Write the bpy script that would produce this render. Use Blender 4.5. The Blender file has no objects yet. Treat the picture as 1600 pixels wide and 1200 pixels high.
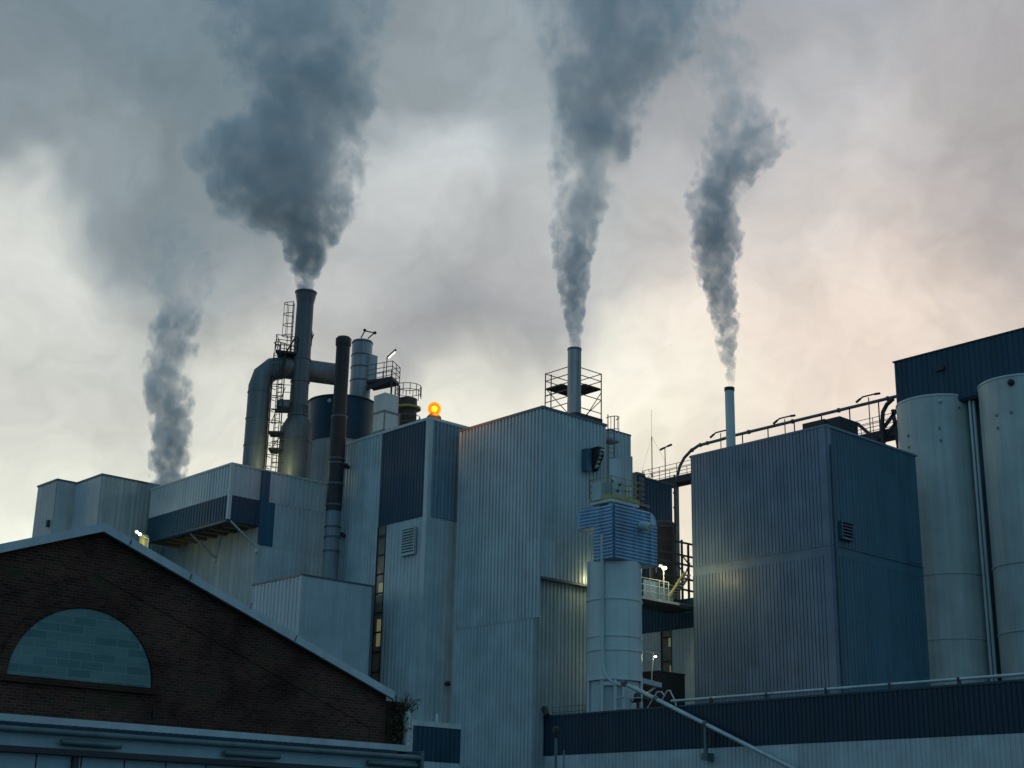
import bpy, math, random
from mathutils import Vector, Matrix, noise as mnoise
random.seed(7)
S = bpy.context.scene
COL = S.collection
PI = math.pi
R = math.radians

# ------------------------------------------------------------------ camera
FPX, PITCH, ROLL, YAW = 2276.3, 0.31132, 0.01994, 0.73615
EYE = Vector((0, 0, 1.6))
cy, sy = math.cos(YAW), math.sin(YAW)
RT = Vector((cy, -sy, 0))            # camera right on the ground
HD = Vector((sy, cy, 0))             # camera heading on the ground
UPZ = Vector((0, 0, 1))
FWD = HD*math.cos(PITCH) + UPZ*math.sin(PITCH)
UP0 = -HD*math.sin(PITCH) + UPZ*math.cos(PITCH)
R2 = RT*math.cos(ROLL) + UP0*math.sin(ROLL)
U2 = -RT*math.sin(ROLL) + UP0*math.cos(ROLL)
cam = bpy.data.cameras.new('camera'); camo = bpy.data.objects.new('camera', cam); COL.objects.link(camo)
cam.sensor_width = 36; cam.lens = FPX/1600*36; cam.clip_start = .5; cam.clip_end = 3000
m = Matrix((R2, U2, -FWD)).transposed().to_4x4(); m.translation = EYE
camo.matrix_world = m
S.camera = camo

def ray(px, py): return FWD*FPX + R2*(px-800) - U2*(py-600)
def PX(px, py, X): d = ray(px, py); return EYE + d*((X-EYE.x)/d.x)      # survey point on a plane of constant x
def PY(px, py, Y): d = ray(px, py); return EYE + d*((Y-EYE.y)/d.y)
def PZ(px, py, Z): d = ray(px, py); return EYE + d*((Z-EYE.z)/d.z)
def PD(px, py, D): d = ray(px, py); return EYE + d*(D/d.dot(HD))        # ... at a distance along the heading
def scale_at(p): return FPX/(p-EYE).dot(FWD)                            # photo pixels per metre

# ------------------------------------------------------------------ mesh builder
class MB:
    def __init__(s): s.v = []; s.f = []; s.sm = []
    def quad(s, *p, smooth=False):
        i = len(s.v); s.v += [Vector(q) for q in p]; s.f.append(tuple(range(i, i+len(p)))); s.sm.append(smooth)
        return s
    def box(s, x0, x1, y0, y1, z0, z1):
        i = len(s.v)
        s.v += [Vector(q) for q in ((x0,y0,z0),(x1,y0,z0),(x1,y1,z0),(x0,y1,z0),(x0,y0,z1),(x1,y0,z1),(x1,y1,z1),(x0,y1,z1))]
        for q in ((0,3,2,1),(4,5,6,7),(0,1,5,4),(1,2,6,5),(2,3,7,6),(3,0,4,7)):
            s.f.append(tuple(i+k for k in q)); s.sm.append(False)
        return s
    def beam(s, a, b, w, h, up=UPZ):            # rectangular bar from a to b
        a, b = Vector(a), Vector(b); t = (b-a).normalized()
        u = t.cross(up)
        if u.length < 1e-4: u = t.cross(Vector((1, 0, 0)))
        u.normalize(); n = u.cross(t); i = len(s.v)
        for q in (a, b):
            for (p, r) in ((-1,-1),(1,-1),(1,1),(-1,1)): s.v.append(q+u*(p*w/2)+n*(r*h/2))
        for q in ((3,2,1,0),(4,5,6,7),(0,1,5,4),(1,2,6,5),(2,3,7,6),(3,0,4,7)):
            s.f.append(tuple(i+k for k in q)); s.sm.append(False)
        return s
    def tube(s, pts, r, n=8, caps=True):
        pts = [Vector(p) for p in pts]; N = len(pts); rr = r if isinstance(r, (list, tuple)) else [r]*N
        t0 = (pts[1]-pts[0]).normalized()
        u = t0.cross(UPZ)
        if u.length < 1e-3: u = Vector((1, 0, 0))
        u.normalize(); rings = []
        for k in range(N):
            a = (pts[k]-pts[k-1]).normalized() if k else t0
            b = (pts[k+1]-pts[k]).normalized() if k < N-1 else a
            t = (a+b).normalized()
            u = (u - t*u.dot(t)).normalized(); w = t.cross(u)
            f = 1/max(.5, t.dot(a))
            base = len(s.v); rings.append(base)
            for j in range(n):
                an = 2*PI*j/n
                s.v.append(pts[k] + (u*math.cos(an)+w*math.sin(an))*rr[k]*(f if 0 < k < N-1 else 1))
        for k in range(N-1):
            for j in range(n):
                s.f.append((rings[k]+j, rings[k]+(j+1)%n, rings[k+1]+(j+1)%n, rings[k+1]+j)); s.sm.append(n > 5)
        if caps:
            for k, rev in ((0, True), (N-1, False)):
                q = [s.v[rings[k]+j].copy() for j in range(n)]
                s.quad(*(q[::-1] if rev else q))
        return s
    def lathe(s, c, prof, n=48, caps=(True, True), a0=0, a1=2*PI):     # prof: (radius, z)
        full = abs(a1-a0-2*PI) < 1e-6; m_ = n if full else n+1
        for k in range(len(prof)-1):
            (r0, z0), (r1, z1) = prof[k], prof[k+1]; i = len(s.v)
            for (r, z) in ((r0, z0), (r1, z1)):
                for j in range(m_):
                    an = a0+(a1-a0)*j/n; s.v.append(Vector((c[0]+r*math.cos(an), c[1]+r*math.sin(an), z)))
            for j in range(n):
                j2 = (j+1) % m_
                s.f.append((i+j, i+j2, i+m_+j2, i+m_+j)); s.sm.append(True)
        for on, (r, z), rev in ((caps[0], prof[0], True), (caps[1], prof[-1], False)):
            if on and full and r > 1e-4:
                q = [(c[0]+r*math.cos(2*PI*j/n), c[1]+r*math.sin(2*PI*j/n), z) for j in range(n)]
                s.quad(*(q[::-1] if rev else q))
        return s
    def sphere(s, c, r, n=16, sz=1):
        c = Vector(c)
        return s.lathe(c, [(max(1e-3, r*math.cos(a)), c.z+r*sz*math.sin(a)) for a in [(-.5+k/8)*PI for k in range(9)]], n)
    def extrude(s, pts, off):                   # flat polygon (list of points) extruded by a vector
        pts = [Vector(p) for p in pts]; off = Vector(off); n = len(pts)
        s.quad(*pts[::-1]); s.quad(*[p+off for p in pts])
        for k in range(n): s.quad(pts[k], pts[(k+1) % n], pts[(k+1) % n]+off, pts[k]+off)
        return s
    def clad(s, face, c, a0, a1, z0, z1, pitch=.33, depth=.045, prof='rib', horiz=False):
        # ribbed metal sheet: face 'L' = plane x=c seen from -x, 'R' = plane y=c seen from -y
        P = {'rib': ((0,0),(.10,1),(.56,1),(.66,0)), 'groove': ((0,1),(.80,1),(.84,0),(.96,0)),
             'flat': ((0,1),(.9,1),(.94,.5),(.97,.5)), 'wave': ((0,0),(.12,.5),(.25,.85),(.4,1),(.5,1),(.65,.85),(.8,.4))}[prof]
        lo, hi = (z0, z1) if horiz else (a0, a1)
        if hi < lo: lo, hi = hi, lo
        st = [(lo, P[0][1])]; k = 0
        while lo+k*pitch < hi:
            for (f, h) in P:
                q = lo+(k+f)*pitch
                if lo < q < hi: st.append((q, h))
            k += 1
        st.append((hi, P[0][1]))
        def pt(a, h, o):
            aa, zz = (o, a) if horiz else (a, o)
            return Vector((c-h*depth, aa, zz)) if face == 'L' else Vector((aa, c-h*depth, zz))
        e0, e1 = (a0, a1) if horiz else (z0, z1)
        for (p, h), (q, g) in zip(st, st[1:]):
            s.quad(pt(p, h, e0), pt(q, g, e0), pt(q, g, e1), pt(p, h, e1))
        return s
    def build(s, name, mat, parent=None, label=None):
        if not s.v: return None
        o_ = WL.get(parent.name, Vector((0, 0, 0))) if parent else Vector((0, 0, 0))
        me = bpy.data.meshes.new(name)
        me.from_pydata([tuple(v-o_) for v in s.v], [], s.f)
        me.polygons.foreach_set('use_smooth', s.sm); me.update()
        me.materials.append(mat)
        ob = bpy.data.objects.new(name, me); COL.objects.link(ob)
        if parent: ob.parent = parent
        WL[ob.name] = o_
        if label: ob['label'] = label
        return ob
WL = {}
def thing(name, label, cat, loc, group=None):
    o = bpy.data.objects.new(name, None); o.empty_display_size = .5; COL.objects.link(o)
    o.location = loc; o['label'] = label; o['category'] = cat
    if group: o['group'] = group
    WL[o.name] = Vector(loc)
    return o
def single(o, label, cat, group=None, kind=None):
    if label: o['label'] = label
    if cat: o['category'] = cat
    if group: o['group'] = group
    if kind: o['kind'] = kind
    return o

# ------------------------------------------------------------------ materials
def mat(name, col, rough=.5, metal=0, var=.12, streak=.15, nscale=.6, bump=0, spec=.5, emit=None, estr=0, sheet=0):
    m_ = bpy.data.materials.new(name); m_.use_nodes = True; nt = m_.node_tree; N = nt.nodes; L = nt.links
    b = N['Principled BSDF']; b.inputs['Roughness'].default_value = rough; b.inputs['Metallic'].default_value = metal
    b.inputs['Specular IOR Level'].default_value = spec
    geo = N.new('ShaderNodeNewGeometry')
    n1 = N.new('ShaderNodeTexNoise'); n1.inputs['Scale'].default_value = nscale; n1.inputs['Detail'].default_value = 4
    L.new(geo.outputs['Position'], n1.inputs['Vector'])
    mp = N.new('ShaderNodeMapping'); mp.inputs['Scale'].default_value = (3, 3, .12); L.new(geo.outputs['Position'], mp.inputs['Vector'])
    n2 = N.new('ShaderNodeTexNoise'); n2.inputs['Scale'].default_value = 1.0; n2.inputs['Detail'].default_value = 5
    L.new(mp.outputs['Vector'], n2.inputs['Vector'])
    def ramp(src, lo, hi):
        q = N.new('ShaderNodeMapRange'); q.inputs[1].default_value = .3; q.inputs[2].default_value = .7
        q.inputs[3].default_value = lo; q.inputs[4].default_value = hi; L.new(src, q.inputs[0]); return q.outputs[0]
    a = ramp(n1.outputs['Fac'], 1-var, 1+var); c = ramp(n2.outputs['Fac'], 1-streak, 1+streak*.5)
    mu = N.new('ShaderNodeMath'); mu.operation = 'MULTIPLY'; L.new(a, mu.inputs[0]); L.new(c, mu.inputs[1])
    if sheet:       # each metal sheet has aged a little differently
        sx = N.new('ShaderNodeSeparateXYZ'); L.new(geo.outputs['Position'], sx.inputs[0])
        def fl(src, k):
            q = N.new('ShaderNodeMath'); q.operation = 'MULTIPLY'; q.inputs[1].default_value = k; L.new(src, q.inputs[0])
            w_ = N.new('ShaderNodeMath'); w_.operation = 'FLOOR'; L.new(q.outputs[0], w_.inputs[0]); return w_.outputs[0]
        sa = N.new('ShaderNodeMath'); sa.operation = 'ADD'; L.new(sx.outputs['X'], sa.inputs[0]); L.new(sx.outputs['Y'], sa.inputs[1])
        cc = N.new('ShaderNodeCombineXYZ'); L.new(fl(sa.outputs[0], 1.08), cc.inputs['X']); L.new(fl(sx.outputs['Z'], .155), cc.inputs['Y'])
        wn = N.new('ShaderNodeTexWhiteNoise'); L.new(cc.outputs[0], wn.inputs['Vector'])
        q = N.new('ShaderNodeMapRange'); q.inputs[3].default_value = 1-sheet; q.inputs[4].default_value = 1+sheet; L.new(wn.outputs['Value'], q.inputs[0])
        mu2 = N.new('ShaderNodeMath'); mu2.operation = 'MULTIPLY'; L.new(mu.outputs[0], mu2.inputs[0]); L.new(q.outputs[0], mu2.inputs[1]); mu = mu2
    hs = N.new('ShaderNodeVectorMath'); hs.operation = 'SCALE'; hs.inputs[0].default_value = col; L.new(mu.outputs[0], hs.inputs['Scale'])
    L.new(hs.outputs[0], b.inputs['Base Color'])
    rr = ramp(n1.outputs['Fac'], max(.05, rough-.08), min(1, rough+.1)); L.new(rr, b.inputs['Roughness'])
    if bump:
        bp = N.new('ShaderNodeBump'); bp.inputs['Strength'].default_value = bump; bp.inputs['Distance'].default_value = .02
        n3 = N.new('ShaderNodeTexNoise'); n3.inputs['Scale'].default_value = 4; n3.inputs['Detail'].default_value = 4
        L.new(geo.outputs['Position'], n3.inputs['Vector']); L.new(n3.outputs['Fac'], bp.inputs['Height']); L.new(bp.outputs[0], b.inputs['Normal'])
    if emit:
        b.inputs['Emission Color'].default_value = (*emit, 1); b.inputs['Emission Strength'].default_value = estr
    return m_
def glow(name, col, st):
    m_ = bpy.data.materials.new(name); m_.use_nodes = True; b = m_.node_tree.nodes['Principled BSDF']
    b.inputs['Base Color'].default_value = (*[min(.8, c) for c in col], 1)
    b.inputs['Emission Color'].default_value = (*col, 1); b.inputs['Emission Strength'].default_value = st
    return m_
def brick(name, c1, c2, mortar, bw, bh, ms, moss=True, rough=.9, lo=.35, hi=1.5):
    m_ = bpy.data.materials.new(name); m_.use_nodes = True; nt = m_.node_tree; N = nt.nodes; L = nt.links
    b = N['Principled BSDF']; b.inputs['Roughness'].default_value = rough; b.inputs['Specular IOR Level'].default_value = .2
    geo = N.new('ShaderNodeNewGeometry'); sp = N.new('ShaderNodeSeparateXYZ'); L.new(geo.outputs['Position'], sp.inputs[0])
    ad = N.new('ShaderNodeMath'); ad.operation = 'ADD'; L.new(sp.outputs['X'], ad.inputs[0]); L.new(sp.outputs['Y'], ad.inputs[1])
    cb = N.new('ShaderNodeCombineXYZ'); L.new(ad.outputs[0], cb.inputs['X']); L.new(sp.outputs['Z'], cb.inputs['Y'])
    bt = N.new('ShaderNodeTexBrick'); bt.inputs['Scale'].default_value = 1; bt.inputs['Brick Width'].default_value = bw; bt.inputs['Row Height'].default_value = bh
    bt.inputs['Mortar Size'].default_value = ms; bt.inputs['Mortar Smooth'].default_value = .3; bt.inputs['Bias'].default_value = -.1
    bt.inputs['Color1'].default_value = (*c1, 1); bt.inputs['Color2'].default_value = (*c2, 1); bt.inputs['Mortar'].default_value = (*mortar, 1)
    L.new(cb.outputs[0], bt.inputs['Vector'])
    n1 = N.new('ShaderNodeTexNoise'); n1.inputs['Scale'].default_value = .45; n1.inputs['Detail'].default_value = 8; n1.inputs['Roughness'].default_value = .65
    L.new(geo.outputs['Position'], n1.inputs['Vector'])
    cr = N.new('ShaderNodeMapRange'); cr.inputs[1].default_value = .35; cr.inputs[2].default_value = .7; cr.inputs[3].default_value = lo; cr.inputs[4].default_value = hi
    L.new(n1.outputs['Fac'], cr.inputs[0])
    sc = N.new('ShaderNodeVectorMath'); sc.operation = 'SCALE'; L.new(bt.outputs['Color'], sc.inputs[0]); L.new(cr.outputs[0], sc.inputs['Scale'])
    out = sc.outputs[0]
    if moss:
        n2 = N.new('ShaderNodeTexNoise'); n2.inputs['Scale'].default_value = .9; n2.inputs['Detail'].default_value = 9; n2.inputs['Roughness'].default_value = .75
        L.new(geo.outputs['Position'], n2.inputs['Vector'])
        q = N.new('ShaderNodeMapRange'); q.inputs[1].default_value = .53; q.inputs[2].default_value = .63; q.inputs[4].default_value = .75; L.new(n2.outputs['Fac'], q.inputs[0])
        mx = N.new('ShaderNodeMix'); mx.data_type = 'RGBA'; L.new(q.outputs[0], mx.inputs['Factor']); L.new(out, mx.inputs['A']); mx.inputs['B'].default_value = (.03, .045, .022, 1)
        out = mx.outputs['Result']
    L.new(out, b.inputs['Base Color'])
    bp = N.new('ShaderNodeBump'); bp.inputs['Strength'].default_value = .6; bp.inputs['Distance'].default_value = .012; bp.invert = True
    L.new(bt.outputs['Fac'], bp.inputs['Height']); L.new(bp.outputs[0], b.inputs['Normal'])
    return m_

M = {}
M['light'] = mat('pale grey sheet metal', (.43, .53, .575), .42, streak=.08, sheet=.06)
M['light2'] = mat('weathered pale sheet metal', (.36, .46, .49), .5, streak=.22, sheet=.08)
M['trim'] = mat('pale trim metal', (.46, .58, .60), .4)
M['coping'] = mat('dark coping metal', (.08, .12, .15), .45)
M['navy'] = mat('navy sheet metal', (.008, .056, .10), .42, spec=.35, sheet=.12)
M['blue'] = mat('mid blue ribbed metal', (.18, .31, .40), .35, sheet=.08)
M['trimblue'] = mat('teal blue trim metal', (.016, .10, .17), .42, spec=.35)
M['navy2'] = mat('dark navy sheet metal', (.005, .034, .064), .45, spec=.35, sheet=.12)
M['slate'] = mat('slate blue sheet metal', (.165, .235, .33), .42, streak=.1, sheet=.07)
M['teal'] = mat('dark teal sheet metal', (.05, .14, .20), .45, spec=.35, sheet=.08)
M['bluebox'] = mat('mid blue sheet metal', (.29, .47, .66), .3, streak=.35, metal=.05)
M['silo'] = mat('white silo paint', (.52, .64, .66), .4, var=.07, streak=.12)
M['silo2'] = mat('off white weathered silo paint', (.42, .52, .52), .45, var=.10, streak=.15)
M['steel'] = mat('stack steel', (.115, .14, .16), .5, metal=.2, streak=.3)
M['steeldark'] = mat('sooty stack steel', (.028, .032, .038), .6, metal=.1, streak=.3)
M['galv'] = mat('galvanised steel', (.30, .36, .41), .45, metal=.25, streak=.25)
M['greyflue'] = mat('dull grey flue', (.19, .24, .28), .5, metal=.15, streak=.3)
M['ductm'] = mat('dull duct steel', (.15, .18, .20), .5, metal=.2, streak=.3)
M['chim'] = mat('stained concrete grey chimney', (.46, .47, .48), .7, streak=.5, nscale=1.6)
M['dark'] = mat('dark painted steel', (.028, .034, .04), .6)
M['rail'] = mat('grey painted rail', (.16, .20, .22), .5)
M['scaf'] = mat('scaffold tube', (.07, .08, .09), .5)
M['railw'] = mat('pale galvanised rail', (.5, .56, .56), .4)
M['yellow'] = mat('yellow painted steel', (.36, .36, .13), .5)
M['brown'] = mat('brown tank lagging', (.06, .045, .04), .6)
M['roof'] = mat('roof felt', (.08, .09, .10), .9)
M['timber'] = mat('rough timber', (.32, .26, .16), .8)
M['verge'] = mat('pale verge flashing', (.40, .52, .58), .4)
M['gut'] = mat('grey green gutter', (.09, .16, .18), .5, streak=.3)
M['panelw'] = mat('pale blue door panel', (.27, .42, .50), .5)
M['ground'] = mat('yard asphalt', (.05, .05, .052), .95, nscale=.2)
M['brick'] = brick('old sooty brick', (.105, .043, .03), (.034, .018, .015), (.11, .083, .07), .22, .075, .011)
M['brick2'] = brick('sooty brick trim', (.075, .034, .025), (.03, .017, .014), (.07, .055, .045), .22, .075, .011)
M['infill'] = brick('painted block infill', (.085, .20, .215), (.16, .285, .295), (.19, .31, .32), .62, .21, .014, moss=False, rough=.8, lo=.85, hi=1.12)
M['leaf'] = mat('shrub leaf', (.055, .085, .035), .6, var=.4)
M['twig'] = mat('shrub twig', (.10, .08, .05), .8)
M['pipe'] = mat('pale conveying pipe', (.42, .52, .56), .35, metal=.3)
M['black'] = mat('black opening', (.012, .013, .015), .8)
M['lampw'] = glow('lit floodlight glass', (1, .95, .66), 7)
M['tubel'] = glow('lit tube lamp', (.95, 1, .78), 1.6)
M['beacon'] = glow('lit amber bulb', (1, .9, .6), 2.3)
am = bpy.data.materials.new('amber glow glass'); am.use_nodes = True; _n = am.node_tree; _n.nodes.remove(_n.nodes['Principled BSDF'])
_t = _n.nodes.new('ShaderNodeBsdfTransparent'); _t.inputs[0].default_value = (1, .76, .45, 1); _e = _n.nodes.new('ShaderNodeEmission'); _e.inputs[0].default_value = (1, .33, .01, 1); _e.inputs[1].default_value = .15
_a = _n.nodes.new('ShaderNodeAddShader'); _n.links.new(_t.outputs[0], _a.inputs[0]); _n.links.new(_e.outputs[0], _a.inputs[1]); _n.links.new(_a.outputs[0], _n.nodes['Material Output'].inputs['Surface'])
M['amber'] = am  # tinted glass with emission added, so stacked shells build up a glow
M['glassy'] = mat('dim translucent glazing', (.07, .10, .10), .3, var=.4, nscale=1.5, emit=(.70, .75, .42), estr=.008)
M['glassy2'] = mat('brightly lit glazing', (.16, .20, .18), .3, emit=(.85, .80, .35), estr=.12)

# ------------------------------------------------------------------ setting: ground
g = MB(); g.quad((-900, -900, 0), (1500, -900, 0), (1500, 1500, 0), (-900, 1500, 0))
single(g.build('ground', M['ground']), 'dark asphalt yard around the plant', 'ground', kind='structure')

# ------------------------------------------------------------------ generic pieces
def railing(mb, pts, h=1.1, rails=(.55, 1.1), spacing=1.2, r=.03, toe=None):
    pts = [Vector(p) for p in pts]
    for a, b in zip(pts, pts[1:]):
        n = max(1, round((b-a).length/spacing))
        for k in range(n+1):
            p = a.lerp(b, k/n); mb.tube([p, p+UPZ*h], r, 6)
        for q in rails: mb.tube([a+UPZ*q, b+UPZ*q], r*.9, 6)
    return mb
def ladder_mb(base, z0, z1, out, cage_from=None, w=.5):
    out = Vector(out).normalized(); side = out.cross(UPZ); mb = MB(); b = Vector((base[0], base[1], 0))
    for s in (-1, 1): mb.tube([b+side*(s*w/2)+UPZ*z0, b+side*(s*w/2)+UPZ*(z1+1.0)], .035, 6)
    z = z0+.2
    while z < z1: mb.tube([b-side*(w/2)+UPZ*z, b+side*(w/2)+UPZ*z], .022, 5); z += .33
    cg = MB()
    if cage_from is not None:
        z = cage_from; st = []
        while z <= z1+1.05:
            hoop = [b+side*(math.cos(a)*.38)+out*(math.sin(a)*.7)+UPZ*z for a in [PI*k/10 for k in range(11)]]
            cg.tube(hoop, .03, 5); st.append(hoop); z += .85
        for k in (2, 5, 8): cg.tube([st[0][k], st[-1][k]], .022, 5)
    return mb, cg
def louvre(parent, face, c, a0, a1, z0, z1, n=8, d=.16, m1='trim', m2='trim', name='louvre_vent'):
    t = .07
    fr = MB()
    def bx(mb, p0, p1, q0, q1, d0, d1):
        if face == 'L': mb.box(c-d1, c-d0, p0, p1, q0, q1)
        else: mb.box(p0, p1, c-d1, c-d0, q0, q1)
    bx(fr, a0, a0+t, z0, z1, .03, d); bx(fr, a1-t, a1, z0, z1, .03, d); bx(fr, a0+t, a1-t, z0, z0+t, .03, d); bx(fr, a0+t, a1-t, z1-t, z1, .03, d)
    f = fr.build(name, M[m1], parent)
    bk = MB(); bx(bk, a0+t, a1-t, z0+t, z1-t, .05, .06); bk.build('backing', M['black'], f)
    h = (z1-z0-2*t)/n; sl = MB()
    for k in range(n):
        zz = z0+t+h*k
        if face == 'L': sl.quad((c-d*.95, a0+t, zz+h*.12), (c-d*.95, a1-t, zz+h*.12), (c-.07, a1-t, zz+h*.95), (c-.07, a0+t, zz+h*.95)); sl.quad((c-d*.95, a0+t, zz+h*.02), (c-d*.95, a1-t, zz+h*.02), (c-d*.95, a1-t, zz+h*.12), (c-d*.95, a0+t, zz+h*.12))
        else: sl.quad((a0+t, c-d*.95, zz+h*.12), (a1-t, c-d*.95, zz+h*.12), (a1-t, c-.07, zz+h*.95), (a0+t, c-.07, zz+h*.95)); sl.quad((a0+t, c-d*.95, zz+h*.02), (a1-t, c-d*.95, zz+h*.02), (a1-t, c-d*.95, zz+h*.12), (a0+t, c-d*.95, zz+h*.12))
    sl.build('louvre_slats', M[m2], f)
    return f
class Bld:      # box-shaped building surveyed from its near top corner, left end and right end
    def __init__(s, corner, d, left, right):
        p = PD(*corner, d); s.x0, s.y0, s.z = p.x, p.y, p.z
        s.y1 = PX(*left, s.x0).y; s.x1 = PY(*right, s.y0).x
    def zl(s, px, py): return PX(px, py, s.x0).z
    def zr(s, px, py): return PY(px, py, s.y0).z
    def yl(s, px, py): return PX(px, py, s.x0).y
    def xr(s, px, py): return PY(px, py, s.y0).x
    def coping(s, root, m_='coping', h=.16, o=.08, name='coping'):
        x0, x1, y0, y1, z = s.x0-o, s.x1+o, s.y0-o, s.y1+o, s.z
        b = MB(); b.box(x0, x1, y0, y0+.3, z-.02, z+h); b.box(x0, x0+.3, y0+.3, y1, z-.02, z+h)
        b.box(x1-.3, x1, y0+.3, y1, z-.02, z+h); b.box(x0+.3, x1-.3, y1-.3, y1, z-.02, z+h)
        return b.build(name, M[m_], root)
    def corner_trim(s, root, z0, z1, m_='trim', w=.22, t=.06):
        b = MB(); b.box(s.x0-t, s.x0-.002, s.y0-t, s.y0+w, z0, z1); b.box(s.x0-.002, s.x0+w, s.y0-t, s.y0-.002, z0, z1)
        return b.build('corner_trim', M[m_], root)
    def core(s, root, z0=0, m_='light2', inset=.03):
        return MB().box(s.x0+inset, s.x1-.02, s.y0+inset, s.y1-.02, z0, s.z-.05).build('wall', M[m_], root)
FRT = (0, 0, 0)

# ================================================================== C : tall pale tower in the middle
C = Bld((848, 638), 85, (720, 672), (946, 663))
zo = C.zr(839, 899)
root = thing('factory_building', 'tall pale ribbed tower in the centre with the scaffolded chimney on its roof', 'building', (C.x0, C.y0, 0))
up = MB().box(C.x0+.03, C.x1-.02, C.y0+.03, C.y1-.02, zo, C.z-.05); up.box(C.x0+.03, C.x1-.02, C.y0+.55, C.y1-.02, 0, zo)
up.build('wall', M['light2'], root)
zj = C.zl(770, 975)
MB().clad('L', C.x0, C.y0+.02, C.y1, zj, C.z, .31, .075).clad('L', C.x0, C.y0+.52, C.y1, 0, zj-.03, .31, .075).build('left_cladding', M['light'], root)
MB().clad('R', C.y0, C.x0+.02, C.x1, zo, C.z, .31, .07).build('front_cladding', M['light'], root)
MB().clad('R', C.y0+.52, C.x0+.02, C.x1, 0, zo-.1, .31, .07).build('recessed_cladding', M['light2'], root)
MB().box(C.x0, C.x1, C.y0-.03, C.y0+.5, zo-.12, zo-.004).build('overhang_sill', M['coping'], root)
C.coping(root)
pr = MB().box(C.xr(905, 652), C.x1+.05, C.y0+.3, C.y1-1, C.z+.16, C.z+.55); pr.build('parapet', M['dark'], root)
b = MB().box(C.x0-.07, C.x0-.003, C.y1-.2, C.y1+.02, 0, C.z); b.build('corner_trim', M['trim'], root)
# weather hood on the front face
xa, xb = PY(913, 720, C.y0-.3).x, PY(944, 720, C.y0-1.0).x; za, zb = C.zr(925, 738), C.zr(925, 706)
hd = MB().extrude([(xa+.55, C.y0-.06, zb), (xa+.55, C.y0-1.0, zb), (xa+.55, C.y0-1.0, zb-.45), (xa+.55, C.y0-.5, za), (xa+.55, C.y0-.06, za)], (.08, 0, 0))
hd.extrude([(xb-.1, C.y0-.06, zb), (xb-.1, C.y0-1.0, zb), (xb-.1, C.y0-1.0, zb-.45), (xb-.1, C.y0-.5, za), (xb-.1, C.y0-.06, za)], (.08, 0, 0))
hd.box(xa+.5, xb+.05, C.y0-1.02, C.y0-.06, zb+.003, zb+.08)
ho = hd.build('weather_hood', M['dark'], root)
sl = MB()
for k in range(5):
    f = k/5; yy = C.y0-1.0+.55*f; zz = zb-.15-(zb-za-.15)*f
    sl.beam((xa+.64, yy, zz), (xb-.11, yy, zz), .30, .05, up=Vector((0, .5, 1)))
sl.build('louvre_slats', M['trim'], ho)
MB().box(xa, xa+.45, C.y0-.5, C.y0-.06, za-.1, zb-.05).build('hood_duct', M['teal'], ho)

# chimney on C
pc = PD(897, 660, 88.5)
root = thing('chimney', 'stained grey chimney ringed by scaffolding on the central tower', 'chimney', (pc.x, pc.y, C.z))
zt = PD(898, 545, 88.5).z; sc = scale_at(Vector((pc.x, pc.y, zt)))
rc = 10.6/sc
MB().lathe(pc, [(rc*1.02, C.z-.1), (rc*1.02, C.z+1.6), (rc, C.z+1.6), (rc, zt-.14)], 40, (True, False)).build('flue', M['chim'], root)
MB().lathe(pc, [(rc, zt-.14), (rc*1.06, zt-.12), (rc*1.06, zt), (rc*.88, zt), (rc*.86, zt-1.2)], 40, (False, True)).build('rim', M['steel'], root)
# scaffold
root = thing('scaffold', 'dark tube scaffold tower wrapped round the central chimney', 'scaffold', (pc.x, pc.y, C.z))
hw = 1.28; zs = C.z
ztop = PD(937, 578, 88.5).z+.2; zdk = PD(905, 598, 88.5).z; zdl = PD(870, 640, 88.5).z
tb = MB()
sc0 = pc+HD*1.45
cs = [(sc0.x-hw, sc0.y-hw), (sc0.x+hw, sc0.y-hw), (sc0.x+hw, sc0.y+hw), (sc0.x-hw, sc0.y+hw)]
nl, nr = (sc0.x-hw, sc0.y-hw+.5), (sc0.x-hw+.5, sc0.y-hw)          # rails stop at the flue, which fills the near corner
for (x, y) in cs[1:]+[(cs[3][0]+.42, cs[3][1]-.1)]: MB().tube([(x, y, zs), (x, y, ztop)], .04, 6).build('standard', M['scaf'], root)
lg = MB()
for z in [zdl+.45, zdl+.9, zdl+1.35, zdk-.45, zdk, zdk+.55, zdk+1.05]:
    for a, c2 in ((cs[3], nl), (nr, cs[1])) + (((cs[1], cs[2]), (cs[2], cs[3])) if z > zdk-.1 else ()):
        if z < zdk-.1 and a == nr: continue
        lg.tube([(*a, z), (*c2, z)], .03, 6)
for z in (zdl+.2, zdl+1.1): lg.tube([(*nr, z), (*cs[1], z)], .03, 6)
lg.build('ledger', M['scaf'], root)
br = MB()
br.tube([(*nr, zs-.2), (*cs[1], zdk-.2)], .028, 6); br.tube([(*nr, zdl-.8), (*cs[1], zdl+1.1)], .028, 6); br.tube([(*nr, zdl+.6), (*cs[2], zdk)], .028, 6)
br.tube([(*nl, zdl-.2), (*cs[3], zdl+1.9)], .028, 6)
br.build('brace', M['scaf'], root)
dk = MB(); w = hw-.05; q = 2*rc+.2
X0, Y0 = sc0.x-w, sc0.y-w
dk.box(X0+q, X0+2*w, Y0, Y0+2*w, zdk, zdk+.09); dk.box(X0, X0+q, Y0+q, Y0+2*w, zdk, zdk+.09)
dk.box(X0, X0+.8, Y0+q, Y0+2*w, zdl, zdl+.09)
dk.build('deck', M['dark'], root)

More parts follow.
